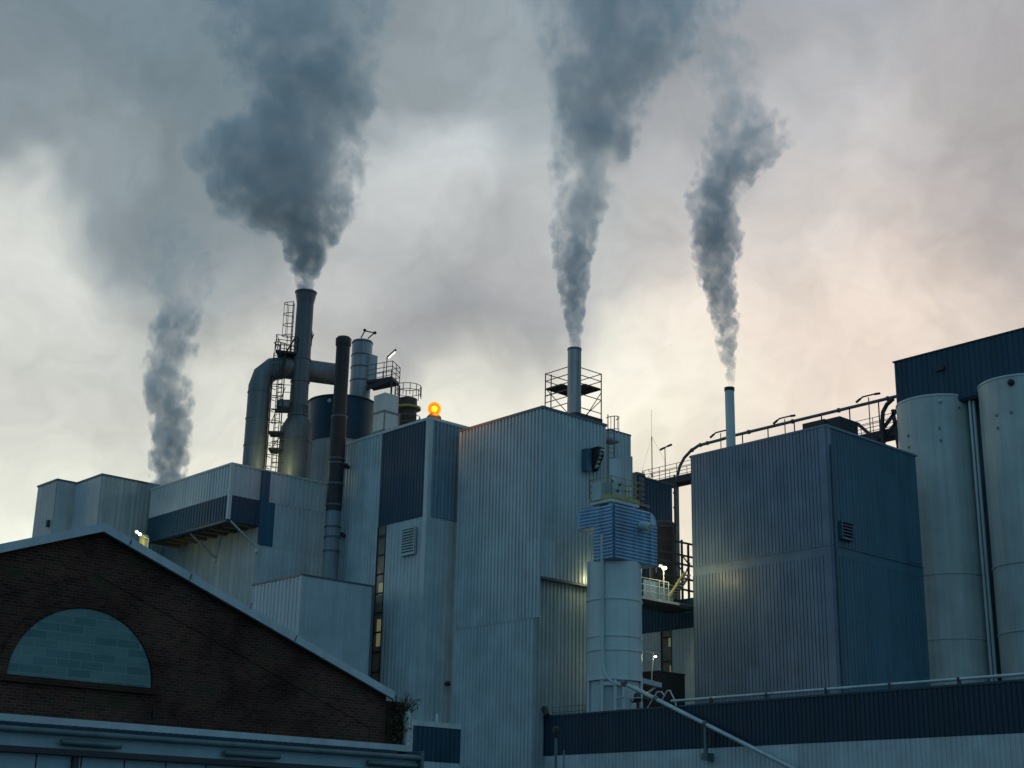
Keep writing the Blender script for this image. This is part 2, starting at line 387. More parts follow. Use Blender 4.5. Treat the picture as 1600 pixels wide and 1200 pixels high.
# slim box behind C's right end + caged ladder
q = Bld((952, 672), 91.5, (940, 676), (985, 680))
root = thing('duct_housing', 'slim pale housing standing just right of the central tower roof', 'housing', (q.x0, q.y0, 0))
q.core(root); MB().clad('R', q.y0, q.x0, q.x1, 0, q.z, .36).build('front_cladding', M['light'], root); MB().clad('L', q.x0, q.y0, q.y1, 0, q.z, .36).build('left_cladding', M['light2'], root)
q.coping(root, h=.1, o=.04)
zz = PY(985, 713, q.y0).z
MB().box(q.x1-.02, q.x1+.14, q.y0-.05, q.y0+2, 0, zz).build('side_duct', M['light2'], root)
lp = PD(955, 700, 89.6)
ztp = PD(957, 672, 89.6).z
root = thing('caged_ladder', 'ladder with safety cage beside the central tower roof', 'ladder', (lp.x, lp.y, ztp-6))
lb, cg = ladder_mb(lp, ztp-6, ztp, -HD+RT*.6, ztp-.1)
lb.build('ladder', M['rail'], root); cg.build('safety_cage', M['rail'], root)
MB().box(lp.x-.45, lp.x+.35, lp.y-.4, lp.y+.4, PD(950, 692, 89.6).z, PD(950, 692, 89.6).z+.12).build('landing', M['rail'], root)

# ================================================================== D : tower with navy band and amber beacon
D = Bld((672, 655), 90, (541, 697), (736, 668))
root = thing('factory_building', 'pale tower with a navy upper corner and lit amber beacon', 'building', (D.x0, D.y0, 0))
ysp = D.yl(598, 678); zb_ = D.zr(672, 807)
zbl = D.zl(600, 822)
D.core(root)
MB().clad('L', D.x0, ysp, D.y1, 0, D.z, .31, .06).build('left_cladding', M['light'], root)
MB().clad('L', D.x0, D.y0+.2, ysp-.02, zb_, D.z, .30, .035).build('cladding_band', M['navy'], root)
MB().clad('R', D.y0, D.x0+.22, D.x1, zb_, D.z, .30, .075).build('front_cladding_band', M['blue'], root)
ygl = D.yl(603, 850)
MB().clad('L', D.x0, D.y0+.2, ygl, 0, zb_-.02, .36).build('lower_cladding', M['light'], root)
MB().clad('R', D.y0, D.x0+.22, D.x1, 0, zb_-.02, .36).build('front_cladding', M['light'], root)
D.corner_trim(root, 0, D.z, w=.3, t=.065)
D.coping(root, 'trim')
MB().box(D.x0-.05, D.x0-.004, ygl, ygl+.06, 0, zb_-.03).box(D.x0-.05, D.x0-.004, ysp-.06, ysp, 0, zb_-.03).build('window_jamb', M['dark'], root)
wi = MB().box(D.x0+.01, D.x0+.028, ygl+.06, ysp-.06, 0, zb_-.03).build('window_strip', M['glassy'], root)
br = MB(); lit = MB(); z = 1.0; k = 0
while z < zb_-.6:
    br.box(D.x0-.03, D.x0+.008, ygl+.07, ysp-.07, z, z+.12); z += 1.25
br.build('glazing_bar', M['dark'], wi)
for (py0, py1) in ((912, 930), (968, 990), (990, 1010)):
    za, zb2 = D.zl(590, py1), D.zl(590, py0); MB().box(D.x0-.004, D.x0+.009, ygl+.1, ysp-.35, za, zb2).build('lit_pane', M['glassy2'], wi)
louvre(root, 'L', D.x0-.05, D.yl(652, 845), D.yl(631, 845), D.zl(640, 868), D.zl(640, 826), 9, .2)
pl = PY(700, 1068, D.y0-.3)
f = MB().sphere((pl.x, pl.y, pl.z), .17).box(pl.x-.05, pl.x+.05, pl.y, D.y0-.02, pl.z-.05, pl.z+.05); f.build('wall_lamp', M['dark'], root)
# beacon
bp_ = Vector((D.x0+.55, D.y0+.75, D.z)); bp_ = PD(678, 655, 91); bp_ = Vector((bp_.x, bp_.y, D.z))
zc = PD(677, 639, 91).z
root = thing('beacon_lamp', 'glowing amber beacon lamp on the roof of the navy cornered tower', 'beacon', bp_)
MB().lathe(bp_, [(.48, D.z-.05), (.48, D.z+.42), (.40, D.z+.52), (.22, zc-.3)], 24).build('base', M['brown'], root)
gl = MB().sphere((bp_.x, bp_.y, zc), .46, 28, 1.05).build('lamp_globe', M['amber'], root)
for q_ in (.40, .34, .28): MB().sphere((bp_.x, bp_.y, zc), q_, 28, 1.05).build('glow_shell', M['amber'], gl)  # nested emissive shells added so the beacon's glow fades outward
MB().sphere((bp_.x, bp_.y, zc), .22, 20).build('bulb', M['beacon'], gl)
bl = bpy.data.lights.new('beacon_light', 'POINT'); bl.energy = 300; bl.color = (1, .45, .06); bl.shadow_soft_size = .42
blo = bpy.data.objects.new('beacon_light', bl); COL.objects.link(blo); blo.parent = root; blo.location = (-.1, -.5, zc-D.z+.2)

# ================================================================== E : low annex in front
E_ = Bld((472, 899), 87.5, (395, 916), (584, 919))
root = thing('factory_building', 'low pale annex with twin sloping edges above the brick gable roof', 'building', (E_.x0, E_.y0, 0))
E_.core(root)
MB().clad('L', E_.x0, E_.y0, E_.y1, 0, E_.z, .40).build('left_cladding', M['light'], root)
MB().clad('R', E_.y0, E_.x0+.02, E_.x1, 0, E_.z, .30, .03, 'flat').build('front_cladding', M['light'], root)
E_.coping(root, 'coping', .1, .06); E_.corner_trim(root, 0, E_.z, w=.15)
MB().tube([(E_.x1-.1, E_.y0-.1, 0), (E_.x1-.1, E_.y0-.1, E_.z-.05)], .06, 8).build('downpipe', M['coping'], root)

# ================================================================== F : overhanging building at left centre
F = Bld((363, 725), 94, (236, 769), (512, 758))
xc = F.xr(402, 858)                       # lower wall starts here: the upper storey overhangs it
root = thing('factory_building', 'pale building with an overhanging upper storey banded in navy', 'building', (F.x0, F.y0, 0))
zfb = F.zr(364, 815); zft = F.zr(364, 774)
MB().box(F.x0+.03, F.x1, F.y0+.03, F.y1, zfb+.25, F.z-.05).box(xc+.03, F.x1, F.y0+.03, F.y1+16, 0, zfb+.25).build('wall', M['light2'], root)
xv = F.xr(409, 740); xv2 = F.xr(422, 740); xe = F.xr(428, 800)
MB().clad('L', F.x0, F.y0+.02, F.y1, zft+.01, F.z, .36).build('left_cladding', M['light'], root)
MB().clad('R', F.y0, F.x0+.02, xv, zft+.01, F.z, .36).clad('R', F.y0, xv2, F.x1, zft+.01, F.z, .36).clad('R', F.y0, xe, F.x1, zfb-1.2, zft, .36).clad('R', F.y0, xc, F.x1, 0, zfb-1.22, .36).build('front_cladding', M['light'], root)
bd = MB().clad('L', F.x0-.03, F.y0, F.y1, zfb, zft, .36).clad('R', F.y0-.03, F.x0, xe, zfb, zft, .36)
bd.build('cladding_band', M['navy'], root)
MB().box(xv, xv2, F.y0-.11, F.y0-.01, zft, F.z).box(xv, xe, F.y0-.11, F.y0-.08, zfb-1.2, zft).build('blue_trim', M['trimblue'], root)
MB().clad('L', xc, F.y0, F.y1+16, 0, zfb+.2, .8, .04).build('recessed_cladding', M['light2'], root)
MB().tube([(F.x0-.05, F.y0-.05, zfb-.02), (F.x0-.05, F.y1, zfb-.02)], .14, 10).build('bottom_edge', M['navy'], root)
F.corner_trim(root, zfb+.1, F.z, w=.12, t=.1); F.coping(root, 'trim', .1)
so = MB(); n = 9
for k in range(n):
    y = F.y0+.4+(F.y1-F.y0-.8)*k/(n-1); so.box(F.x0+.3+.3*(k % 2), xc+.02, y-.14, y+.14, zfb-.06, zfb+.22)
so.build('floor_joist', M['timber'], root)
MB().box(F.x0+.1, xc+.1, F.y0+.05, F.y1, zfb+.22, zfb+.26).build('soffit', M['brown'], root)
for (pt, pb) in (((312, 833), (337, 873)), ((379, 820), (402, 857))):
    a = PX(*pb, xc-.05); a2 = Vector((F.x0+.15, a.y, zfb))
    st = MB().tube([a, a2], .07, 8).box(a.x-.1, a.x+.05, a.y-.12, a.y+.12, a.z-.25, a.z+.2); st.build('strut', M['trim'], root)

# floodlight by F's far end
fl = PD(222, 840, 97.5)
root = thing('floodlight', 'pair of lit white floodlights below the overhanging storey at far left', 'floodlight', (fl.x, fl.y, fl.z-2))
pe = PD(232, 842, 97.5)
MB().tube([pe-UPZ*3, pe, PD(222, 836, 97.5)], .05, 6).tube([pe, PD(219, 838, 97.5)], .04, 6).build('bracket', M['rail'], root)
for k, (x, y, s) in enumerate(((213.5, 831, .10), (218.5, 834.5, .12))):
    p = PD(x, y, 97.2); mb = MB().sphere(p, s, 12, .8); mb.build('lamp', M['lampw'], root)
MB().lathe(PD(225, 846, 98.2), [(.34, PD(224, 900, 98.2).z), (.34, PD(225, 838, 98.2).z), (.2, PD(225, 836, 98.2).z)], 20).build('drum', M['yellow'], root)
def lamp(name, pos, w, col=(1, .9, .55), size=.25):
    l = bpy.data.lights.new(name, 'POINT'); l.energy = w; l.color = col; l.shadow_soft_size = size
    o = bpy.data.objects.new(name, l); COL.objects.link(o); o.location = pos; return o
lamp('floodlight_light', PD(219, 836, 96.4), 80)

# ================================================================== G : far left pair
G = Bld((160, 742), 101, (119, 758), (312, 772))
root = thing('factory_building', 'pale far left building with a ribbed right wall and streaked left wall', 'building', (G.x0, G.y0, 0))
G.core(root); MB().clad('R', G.y0, G.x0, G.x1, 0, G.z, .36).build('front_cladding', M['light2'], root)
MB().clad('L', G.x0, G.y0, G.y1, 0, G.z, 1.1, .02, 'flat').build('left_cladding', M['light'], root); G.coping(root, h=.1)
G2 = Bld((90, 750), 103.5, (60, 760), (128, 759))
root = thing('factory_building', 'leftmost pale block stepping down from the far left building', 'building', (G2.x0, G2.y0, 0))
G2.core(root); MB().clad('R', G2.y0, G2.x0, G2.x1, 0, G2.z, 1.0, .02, 'flat').build('front_cladding', M['light'], root)
MB().clad('L', G2.x0, G2.y0, G2.y1, 0, G2.z, 1.1, .02, 'flat').build('left_cladding', M['light2'], root); G2.coping(root, h=.1)
p = PY(75, 818, G2.y0-.1); p = PX(75, 818, G2.x0-.1)
MB().box(p.x-.1, p.x+.1, p.y-.12, p.y+.12, p.z-.25, p.z+.25).build('vent', M['dark'], root)

# ================================================================== X : big slate block on the right
X = Bld((1290, 666), 88, (1080, 713), (1430, 713))
root = thing('factory_building', 'big slate blue block with dark grooves in front of the white silos', 'building', (X.x0, X.y0, 0))
zB = X.zr(1304, 853); zB2 = X.zr(1305, 868)
X.core(root, m_='slate')
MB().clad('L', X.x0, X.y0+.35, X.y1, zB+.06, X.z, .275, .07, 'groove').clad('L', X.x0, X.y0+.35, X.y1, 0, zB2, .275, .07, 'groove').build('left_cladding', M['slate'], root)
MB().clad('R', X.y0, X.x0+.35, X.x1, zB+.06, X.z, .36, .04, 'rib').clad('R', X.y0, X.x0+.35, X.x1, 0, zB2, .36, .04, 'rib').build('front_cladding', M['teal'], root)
MB().box(X.x0-.04, X.x0-.005, X.y0+.35, X.y1, zB2, zB).box(X.x0-.09, X.x0-.005, X.y0, X.y1, zB+.003, zB+.06).build('belt_course', M['slate'], root)
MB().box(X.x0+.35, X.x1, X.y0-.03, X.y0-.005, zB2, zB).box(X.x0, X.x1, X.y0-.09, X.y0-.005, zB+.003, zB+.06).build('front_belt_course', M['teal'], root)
MB().box(X.x0-.07, X.x0-.002, X.y0, X.y0+.35, 0, X.z).box(X.x0-.002, X.x0+.35, X.y0-.07, X.y0-.002, 0, X.z).build('corner_trim', M['slate'], root)
X.coping(root, 'slate', .12, .1)
p1 = X.xr(1297, 695)
MB().tube([(X.x0+.3, X.y0-.16, 0), (X.x0+.3, X.y0-.16, X.zr(1297, 696))], .1, 8).build('downpipe', M['coping'], root)
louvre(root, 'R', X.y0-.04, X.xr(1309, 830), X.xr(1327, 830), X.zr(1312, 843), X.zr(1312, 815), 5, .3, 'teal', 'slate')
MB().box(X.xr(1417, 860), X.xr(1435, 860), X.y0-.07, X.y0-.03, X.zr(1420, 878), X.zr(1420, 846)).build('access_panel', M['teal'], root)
# chimney on X
pc4 = PD(1142, 690, 98)
root = thing('chimney', 'slim pale blue chimney rising from the slate block', 'chimney', (pc4.x, pc4.y, X.z-.1))
zt4 = PD(1142, 606, 98).z; r4 = 7.3/scale_at(Vector((pc4.x, pc4.y, zt4)))
MB().lathe(pc4, [(r4, X.z-.1), (r4, zt4-.25)], 32).build('flue', M['light'], root)
MB().lathe(pc4, [(r4*1.1, zt4-.25), (r4*1.1, zt4), (r4*.9, zt4), (r4*.9, zt4-.1)], 32).build('rim', M['dark'], root)
# cooler on X roof
pe = PD(1296, 668, 96)
root = thing('roof_cooler', 'dark boxy cooler with a flared hood on the slate block roof', 'cooler', (pe.x, pe.y, X.z))
q = Bld((1312, 650), 95, (1255, 662), (1340, 660))
MB().box(q.x0, q.x1, q.y0, q.y0+1.2, q.z-.9, q.z).build('casing', M['dark'], root)
MB().box(q.x0-.1, q.x1, q.y0+1.2, q.y1, q.z-.55, q.z+.03).build('hood', M['dark'], root)
for bx_ in ((q.x0+.2, q.x0+.35, q.y0+.2, q.y0+.35, X.z, q.z-.9), (q.x0+.2, q.x0+.35, q.y1-.4, q.y1-.2, X.z, q.z-.55), (q.x1-.4, q.x1-.2, q.y0+.2, q.y0+.35, X.z, q.z-.9)): MB().box(*bx_).build('leg', M['dark'], root)

# ================================================================== SH : long low shed with navy band
xs = C.x0+.9
zse = PX(1225, 1093, xs).z; zsb = PX(1225, 1163, xs).z
ysl = PX(848, 1120, xs).y; ysr = PX(1660, 1062, xs).y-14
root = thing('shed', 'long low shed with a navy band over pale ribbed cladding', 'shed', (xs, ysl, 0))
MB().box(xs+.05, xs+14, ysr, ysl, 0, zse-.25).build('wall', M['light2'], root)
MB().clad('L', xs, ysr, ysl, zsb, zse, .26, .04).build('cladding_band', M['navy2'], root)
MB().clad('L', xs, ysr, ysl, 0, zsb-.02, .26, .04).build('left_cladding', M['light'], root)
MB().box(xs-.08, xs+.25, ysr, ysl, zse, zse+.1).build('coping', M['navy'], root)
MB().box(xs+.25, xs+14, ysr, ysl, zse-.25, zse-.15).build('roof', M['roof'], root)
# eave pipe
root = thing('eave_pipe', 'slim pale pipe running along the navy shed roof edge', 'pipe', (xs, ysr, zse))
pp = [(xs+.2, PX(1045, 1101, xs).y, zse+.38), (xs+.2, ysr, zse+.30)]
MB().tube(pp, .075, 10).build('pipe', M['pipe'], root)
cl = MB(); y = ysr+1
while y < pp[0][1]: MB().box(xs+.1, xs+.3, y-.05, y+.05, zse+.1, zse+.42).build('pipe_clamp', M['dark'], root); y += 3.6
# standing post in front of the shed
p = PD(869, 1138, 60)
root = thing('vent_post', 'thin dark vent post with a funnel cap before the navy shed wall', 'post', (p.x, p.y, 0))
MB().tube([(p.x, p.y, 0), (p.x, p.y, p.z-.25)], .055, 8).build('post', M['gut'], root)
MB().lathe(p, [(.06, p.z-.4), (.13, p.z-.12), (.13, p.z+.02), (.05, p.z+.08)], 12).build('cap', M['dark'], root)
p = PD(881, 1172, 60)
o = MB().tube([(p.x, p.y, 0), (p.x, p.y, p.z)], .03, 6).build('pole', M['rail'])
single(o, 'short thin grey pole right of the funnel topped vent post', 'pole')
# grey bent cowl at the shed's left end
p = PX(846, 1108, xs-.1)
o = MB().tube([(p.x+.4, p.y, p.z-.35), (p.x+.1, p.y, p.z+.05), (p.x-.05, p.y-.35, p.z), (p.x-.1, p.y-.6, p.z-.4)], .16, 10).build('roof_cowl', M['dark'])
single(o, 'dark bent cowl at the corner of the navy shed and central tower', 'cowl')
# wire guard on the shed roof
o = MB()
a, b2 = PX(864, 1112, xs+.5), PX(914, 1108, xs+.5); a.z = b2.z = zse
railing(o, [a, b2], .62, (.3, .6), .5, .02)
single(o.build('wire_guard', M['rail']), 'low wire guard rail on the shed roof left of the white silo', 'railing')

# ================================================================== K : dust silo with blue filter box
pk = PD(960, 960, 84.5); rk = 43/scale_at(pk)
kx, ky = pk.x, pk.y
front = -HD
def zk(py, px=960): return (PD(px, py, 84.5-rk)).z
root = thing('silo', 'slim white silo under the blue louvred filter box', 'silo', (kx, ky, zse-.15))
zk0, zk1 = zk(1060), zk(872)
MB().lathe(pk, [(rk, zk0), (rk, zk1)], 56).build('shell', M['silo'], root)
for py in (934, 992, 1014, 1060):
    z = zk(py); rg = MB().lathe(pk, [(rk, z-.06), (rk+.05, z-.05), (rk+.05, z+.05), (rk, z+.06)], 56, (False, False)); rg.build('ring', M['silo'], root)
sk = MB().lathe(pk, [(rk-.12, zse-.15), (rk-.12, zk0)], 40, (False, False), a0=PI*.75, a1=PI*1.62); sk.build('skirt', M['light'], root)
for an in (PI*.86, PI*1.25, PI*1.64, PI*1.95):
    lx, ly = kx+math.cos(an)*(rk-.02), ky+math.sin(an)*(rk-.02); MB().box(lx-.07, lx+.07, ly-.07, ly+.07, zse-.15, zk0+.3).build('leg', M['silo'], root)
# door frame on the skirt
da = PI*1.22; dn = Vector((math.cos(da), math.sin(da), 0)); dt = Vector((-dn.y, dn.x, 0)); dc = Vector((kx, ky, 0))+dn*(rk-.02)
fr = MB()
for s in (-.6, .6): fr.beam(dc+dt*s+UPZ*(zse-.1), dc+dt*s+UPZ*(zk0-.1), .12, .12, up=dn)
fr.beam(dc-dt*.6+UPZ*(zk0-.28), dc+dt*.6+UPZ*(zk0-.28), .12, .2, up=UPZ); fo = fr.build('door_frame', M['silo'], root)
tr_ = MB(); gp = [Vector((kx+math.cos(a)*(rk-.1), ky+math.sin(a)*(rk-.1), zk1)) for a in (PI*.9, PI*1.02, PI*1.14)]
railing(tr_, gp, 1.3, (.45, .9, 1.3), 1.0, .03).build('top_rail', M['railw'], root)
# conduit in front
ca = math.atan2((front*1-RT*.52).y, (front*1-RT*.52).x)
cp = Vector((kx+math.cos(ca)*(rk+.14), ky+math.sin(ca)*(rk+.14), 0))
MB().tube([cp+UPZ*zk(1003, 939), cp+UPZ*zk(835, 943)], .115, 12).build('conduit', M['trim'], root)
# conveying pipe
root = thing('conveying_pipe', 'pale pipe curving off the white silo and sloping down over the navy shed wall', 'pipe', cp+UPZ*(zse))
xp = xs-.45
p0 = cp+UPZ*zk(1000, 939); p0 = p0-HD*.12
pts = [p0, p0-UPZ*1.0]
e1, e2 = PX(1020, 1090, xp), PX(1262, 1212, xp)
tgt = PX(982, 1071, xp)
c1 = p0-UPZ*2.6
for k in range(1, 11):
    t = k/10; pts.append((p0-UPZ*1.0)*(1-t)**2 + c1*2*t*(1-t) + tgt*t*t)
MB().tube(pts, .075, 10).build('hose', M['pipe'], root)
MB().tube([tgt, e1, e2], .115, 12).build('pipe', M['pipe'], root)
cl = MB()
for (x, y) in ((975, 1067), (1025, 1092), (1102, 1131)):
    p = PX(x, y, xp); cl.tube([p-(e2-e1).normalized()*.1, p+(e2-e1).normalized()*.1], .16, 12)
cl.build('pipe_flange', M['steel'], root)
p = PX(1102, 1133, xp)
MB().beam(p, p-UPZ*1.45, .14, .14).box(p.x-.15, xs-.02, p.y-.2, p.y+.2, p.z-1.75, p.z-1.4).build('pipe_support', M['gut'], root)
# filter box
fb = Bld((959, 787), 82.3, (929, 797), (1025, 803))
root = thing('filter_unit', 'blue louvred filter box on top of the slim white silo', 'filter', (fb.x0, fb.y0, fb.z-3.4))
zf0 = PD(960, 872, 82.3).z; zf1 = fb.z
MB().box(fb.x0+.03, fb.x1-.62, fb.y0+.03, fb.y1, zf0, zf1-.03).box(fb.x1-.62, fb.x1-.03, fb.y0+.03, fb.y1, zf0, zf1-.77).build('casing', M['bluebox'], root)
MB().clad('L', fb.x0, fb.y0+.01, fb.y1, zf0, zf1,   .2, .10, 'wave', True).build('left_louvres', M['bluebox'], root)
MB().clad('R', fb.y0, fb.x0+.01, fb.x1-.6, zf0, zf1,   .2, .10, 'wave', True).clad('R', fb.y0, fb.x1-.6, fb.x1, zf0, zf1-.75,   .2, .10, 'wave', True).build('front_louvres', M['bluebox'], root)
cr_ = MB(); cpts = [(fb.x1-.61, 0, zf1-.76)]+[(fb.x1-.61+.61*math.cos(a), 0, zf1-.76+.74*math.sin(a)) for a in [PI/2*k/6 for k in range(7)]]
cr_.extrude([Vector((x, fb.y0-.05, z)) for (x, _, z) in cpts], (0, fb.y1-fb.y0, 0)); cr_.build('rounded_edge', M['bluebox'], root)
# inlet duct to the left (rounded top)
yl1, yl0 = fb.yl(899, 810), fb.y1
zd0, zd1 = fb.zl(903, 829), fb.zl(905, 800)+.15
pr_ = [(fb.x0-.01, yl0, zd0), (fb.x0-.01, yl1, zd0), (fb.x0-.01, yl1, zd1-.55), (fb.x0-.01, yl1-.07, zd1-.3), (fb.x0-.01, yl1-.25, zd1-.1), (fb.x0-.01, yl1-.5, zd1), (fb.x0-.01, yl0, zd1)]
ind = MB().extrude(pr_, (1.6, 0, 0)); io = ind.build('inlet_duct', M['bluebox'], root)
MB().clad('L', fb.x0-.012, fb.y1, yl1-.45, zd0, zd1-.02,   .2, .10, 'wave', True).build('duct_louvres', M['bluebox'], io)
p = PY(1000, 826, fb.y0)
MB().tube([(p.x, fb.y0, p.z+.15), (p.x, fb.y0-.45, p.z+.1), (p.x+.05, fb.y0-.75, p.z-.06)], .27, 16).build('exhaust_stub', M['light'], root)
MB().tube([(fb.x1+.08, fb.y0+.1, zf0-.3), (fb.x1+.08, fb.y0+.1, zf1-1.1)], .05, 8).build('corner_conduit', M['railw'], root)
# yellow platform over it
yp = Bld((955, 773), 82.6, (921, 783), (1000, 788))
root = thing('platform', 'yellow railed platform above the blue filter box', 'platform', (yp.x0, yp.y0, yp.z-.3))
MB().box(yp.x0+.05, yp.x1, yp.y0+.05, yp.y1, yp.z-.35, yp.z-.15).build('deck', M['railw'], root)
MB().box(yp.x0, yp.x1, yp.y0, yp.y0+.05, yp.z-.15, yp.z+.08).box(yp.x0, yp.x0+.05, yp.y0+.05, yp.y1, yp.z-.15, yp.z+.08).build('toe_board', M['yellow'], root)
railing(MB(), [(yp.x0, yp.y1, yp.z), (yp.x0, yp.y0, yp.z), (yp.x1, yp.y0, yp.z), (yp.x1, yp.y1, yp.z), (yp.x0, yp.y1, yp.z)], 1.15, (.4, .78, 1.15), 1.0, .028).build('handrail', M['yellow'], root)
for (lx, ly) in ((yp.x0+.3, yp.y0+.3), (yp.x1-.5, yp.y0+.3), (yp.x0+.3, yp.y1-.5), (yp.x1-.5, yp.y1-.5)): MB().box(lx, lx+.2, ly, ly+.2, zf1, yp.z-.35).build('leg', M['railw'], root)
# cabinets on the platform
p = PD(962, 775, 83.6)
root = thing('filter_cabinet', 'tall pale cabinet with small valves standing on the yellow platform', 'cabinet', (p.x, p.y, yp.z-.15))
zc1 = PD(962, 718, 83.6).z
MB().box(p.x-.22, p.x+.25, p.y-.22, p.y+.3, yp.z-.15, zc1).build('casing', M['light'], root)
MB().box(p.x-.95, p.x-.25, p.y+.3, p.y+1.0, yp.z-.15, yp.z+.95).box(p.x+.28, p.x+1.0, p.y+.1, p.y+.8, yp.z-.15, yp.z+1.25).build('side_casing', M['light2'], root)
v = MB()
for (dx, dz) in ((-.6, .9), (-.1, .45), (.1, .85), (.55, .5)): v.sphere((p.x+dx, p.y-.28, yp.z+dz), .09, 8)
v.build('valve', M['dark'], root)

# ================================================================== N : wall with lit window between silo and block
nx = PD(1040, 985, 99).x
root = thing('factory_building', 'low navy banded building with a lit window behind the white silo', 'building', (nx, PX(1040, 985, nx).y, 0))
zn1, znb = PX(1040, 940, nx).z, PX(1040, 986, nx).z
ya, yb_ = PX(1110, 985, nx).y, PX(985, 985, nx).y
MB().box(nx+.1, nx+8, ya, yb_, 0, zn1).build('wall', M['light2'], root)
wy0, wy1 = PX(1050, 1000, nx).y, PX(1033, 1000, nx).y
wz0, wz1 = PX(1040, 1056, nx).z, PX(1040, 986, nx).z
MB().clad('L', nx, ya, yb_, znb+.01, zn1, .3).build('cladding_band', M['navy'], root)
MB().clad('L', nx, ya, wy0, 0, znb, .3).clad('L', nx, wy1, yb_, 0, znb, .3).clad('L', nx, wy0, wy1, 0, wz0, .3).build('left_cladding', M['light'], root)
wf = MB().box(nx-.05, nx+.09, wy0, wy0+.07, wz0, wz1-.01).box(nx-.05, nx+.09, wy1-.07, wy1, wz0, wz1-.01).box(nx-.03, nx+.08, wy0+.07, wy1-.07, wz0+.9, wz0+1.0).box(nx-.03, nx+.08, wy0+.07, wy1-.07, wz1-.5, wz1-.38).build('window', M['dark'], root)
MB().box(nx+.03, nx+.05, wy0+.07, wy1-.07, wz0, wz1-.02).build('pane', M['glassy'], wf)
for (y0, y1, x0, x1) in ((994, 1010, 1044, 1049), (1040, 1054, 1046, 1049.5)):
    a, b2 = PX(x1, y1, nx), PX(x0, y0, nx); MB().box(nx+.015, nx+.028, a.y, b2.y, a.z, b2.z).build('lit_pane', M['glassy2'], wf)
# dark tank under it
p = PD(1042, 1075, 92)
q = Bld((1028, 1049), 90, (1000, 1054), (1070, 1061))
root = thing('tank', 'black rectangular tank on the shed roof below the lit window', 'tank', (q.x0, q.y0, zse))
MB().box(q.x0, q.x1, q.y0, q.y1, zse-.15, q.z).build('casing', M['black'], root)
MB().box(q.x0-.05, q.x1+.05, q.y0-.05, q.y1+.05, q.z, q.z+.06).build('lid', M['dark'], root)
# small bracket platform right of the silo + lamp
p = PD(1018, 1068, 87)
root = thing('platform', 'small pale bracket platform with a thin lamp pole beside the white silo', 'platform', (p.x, p.y, p.z))
MB().beam(PD(1003, 1064, 85.8), PD(1031, 1071, 87), .3, .28).build('deck', M['light'], root)
MB().beam(PD(1026, 1072, 87), PD(1010, 1084, 86), .09, .09).build('brace', M['railw'], root)
a = PD(1018, 1066, 86.5); t1 = PD(1020, 1020, 86.5); MB().tube([a, t1, PD(1004, 1018, 86)], .035, 6).build('pole', M['railw'], root)
MB().sphere(PD(1024, 1026, 86.5), .09, 8, .6).build('lamp', M['lampw'], root)
# handrail hoops
root = thing('hoop_rail', 'pair of pale hoop rails on the shed roof right of the silo', 'railing', PX(1040, 1100, xs+1))
hp = MB()
for (pts_) in (((1010, 1109), (1027, 1081), (1034, 1081), (1039, 1088)), ((1034, 1094), (1043, 1079), (1047, 1079), (1055, 1096), (1057, 1106))):
    hp.tube([PX(x, y, xs+1.0) for (x, y) in pts_], .04, 6)
hp.build('hoop', M['railw'], root)
# valve frame below the silo
root = thing('pump_frame', 'dark pipework frame with pale bars under the right of the white silo', 'frame', PX(990, 1105, xs+1.2))
vf = MB()
for (a, b2) in (((979, 1090), (979, 1112)), ((1003, 1088), (1003, 1110)), ((979, 1091), (1003, 1090)), ((979, 1110), (1003, 1107)), ((980, 1108), (990, 1092)), ((963, 1090), (978, 1089)), ((963, 1108), (978, 1107)), ((977, 1089), (977, 1113))):
    vf.tube([PX(*a, xs+.8), PX(*b2, xs+.8)], .04, 6)
vf.build('frame_bar', M['railw'], root)
dd = MB().sphere(PX(996, 1088, xs+1.0), .22, 10).tube([PX(996, 1085, xs+1), PX(997, 1112, xs+1)], .09, 8).tube([PX(986, 1096, xs+1.0), PX(1012, 1092, xs+1.0)], .1, 8)
dd.build('valve', M['dark'], root)

# ================================================================== M : navy house, brown vessel, pipe bridge
Mh = Bld((1006, 747), 112, (985, 752), (1050, 758))
root = thing('factory_building', 'narrow dark navy tower block left of the pipe bridge', 'building', (Mh.x0, Mh.y0, 0))
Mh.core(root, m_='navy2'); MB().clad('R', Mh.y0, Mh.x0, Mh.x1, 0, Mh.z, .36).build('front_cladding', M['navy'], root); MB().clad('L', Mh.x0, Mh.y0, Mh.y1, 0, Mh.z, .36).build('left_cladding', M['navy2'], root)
Mh.coping(root, h=.1)
q = Bld((995, 737), 104, (985, 741), (1008, 741))
root = thing('vent_box', 'small grey vent box stacked left of the narrow navy tower block', 'vent box', (q.x0, q.y0, q.z-5))
MB().box(q.x0, q.x1, q.y0, q.y1, q.z-5, q.z).build('casing', M['steel'], root)
louvre(root, 'R', q.y0, q.x0+.05, q.x1-.05, q.z-4.8, q.z-.2, 12, .12, 'dark', 'steel')
MB().box(q.x0-.1, q.x1+.15, q.y0-.3, q.y0-.15, q.z-2.6, q.z-2.4).build('shelf', M['rail'], root)
# brown vessel
pv = PD(1036, 860, 105); 
vz1, vz0 = PD(1036, 815, 105).z, PD(1036, 900, 105).z; rv = 1.0
root = thing('vessel', 'dark brown round topped vessel right of the blue filter box', 'vessel', (pv.x, pv.y, 0))
MB().lathe(pv, [(rv, 0), (rv, vz1-.45), (rv*.92, vz1-.18), (rv*.7, vz1-.03), (.05, vz1)], 36).build('shell', M['brown'], root)
MB().lathe(pv, [(rv+.01, vz1-.62), (rv+.05, vz1-.6), (rv+.05, vz1-.5), (rv+.01, vz1-.48)], 36, (False, False)).build('band', M['steel'], root)
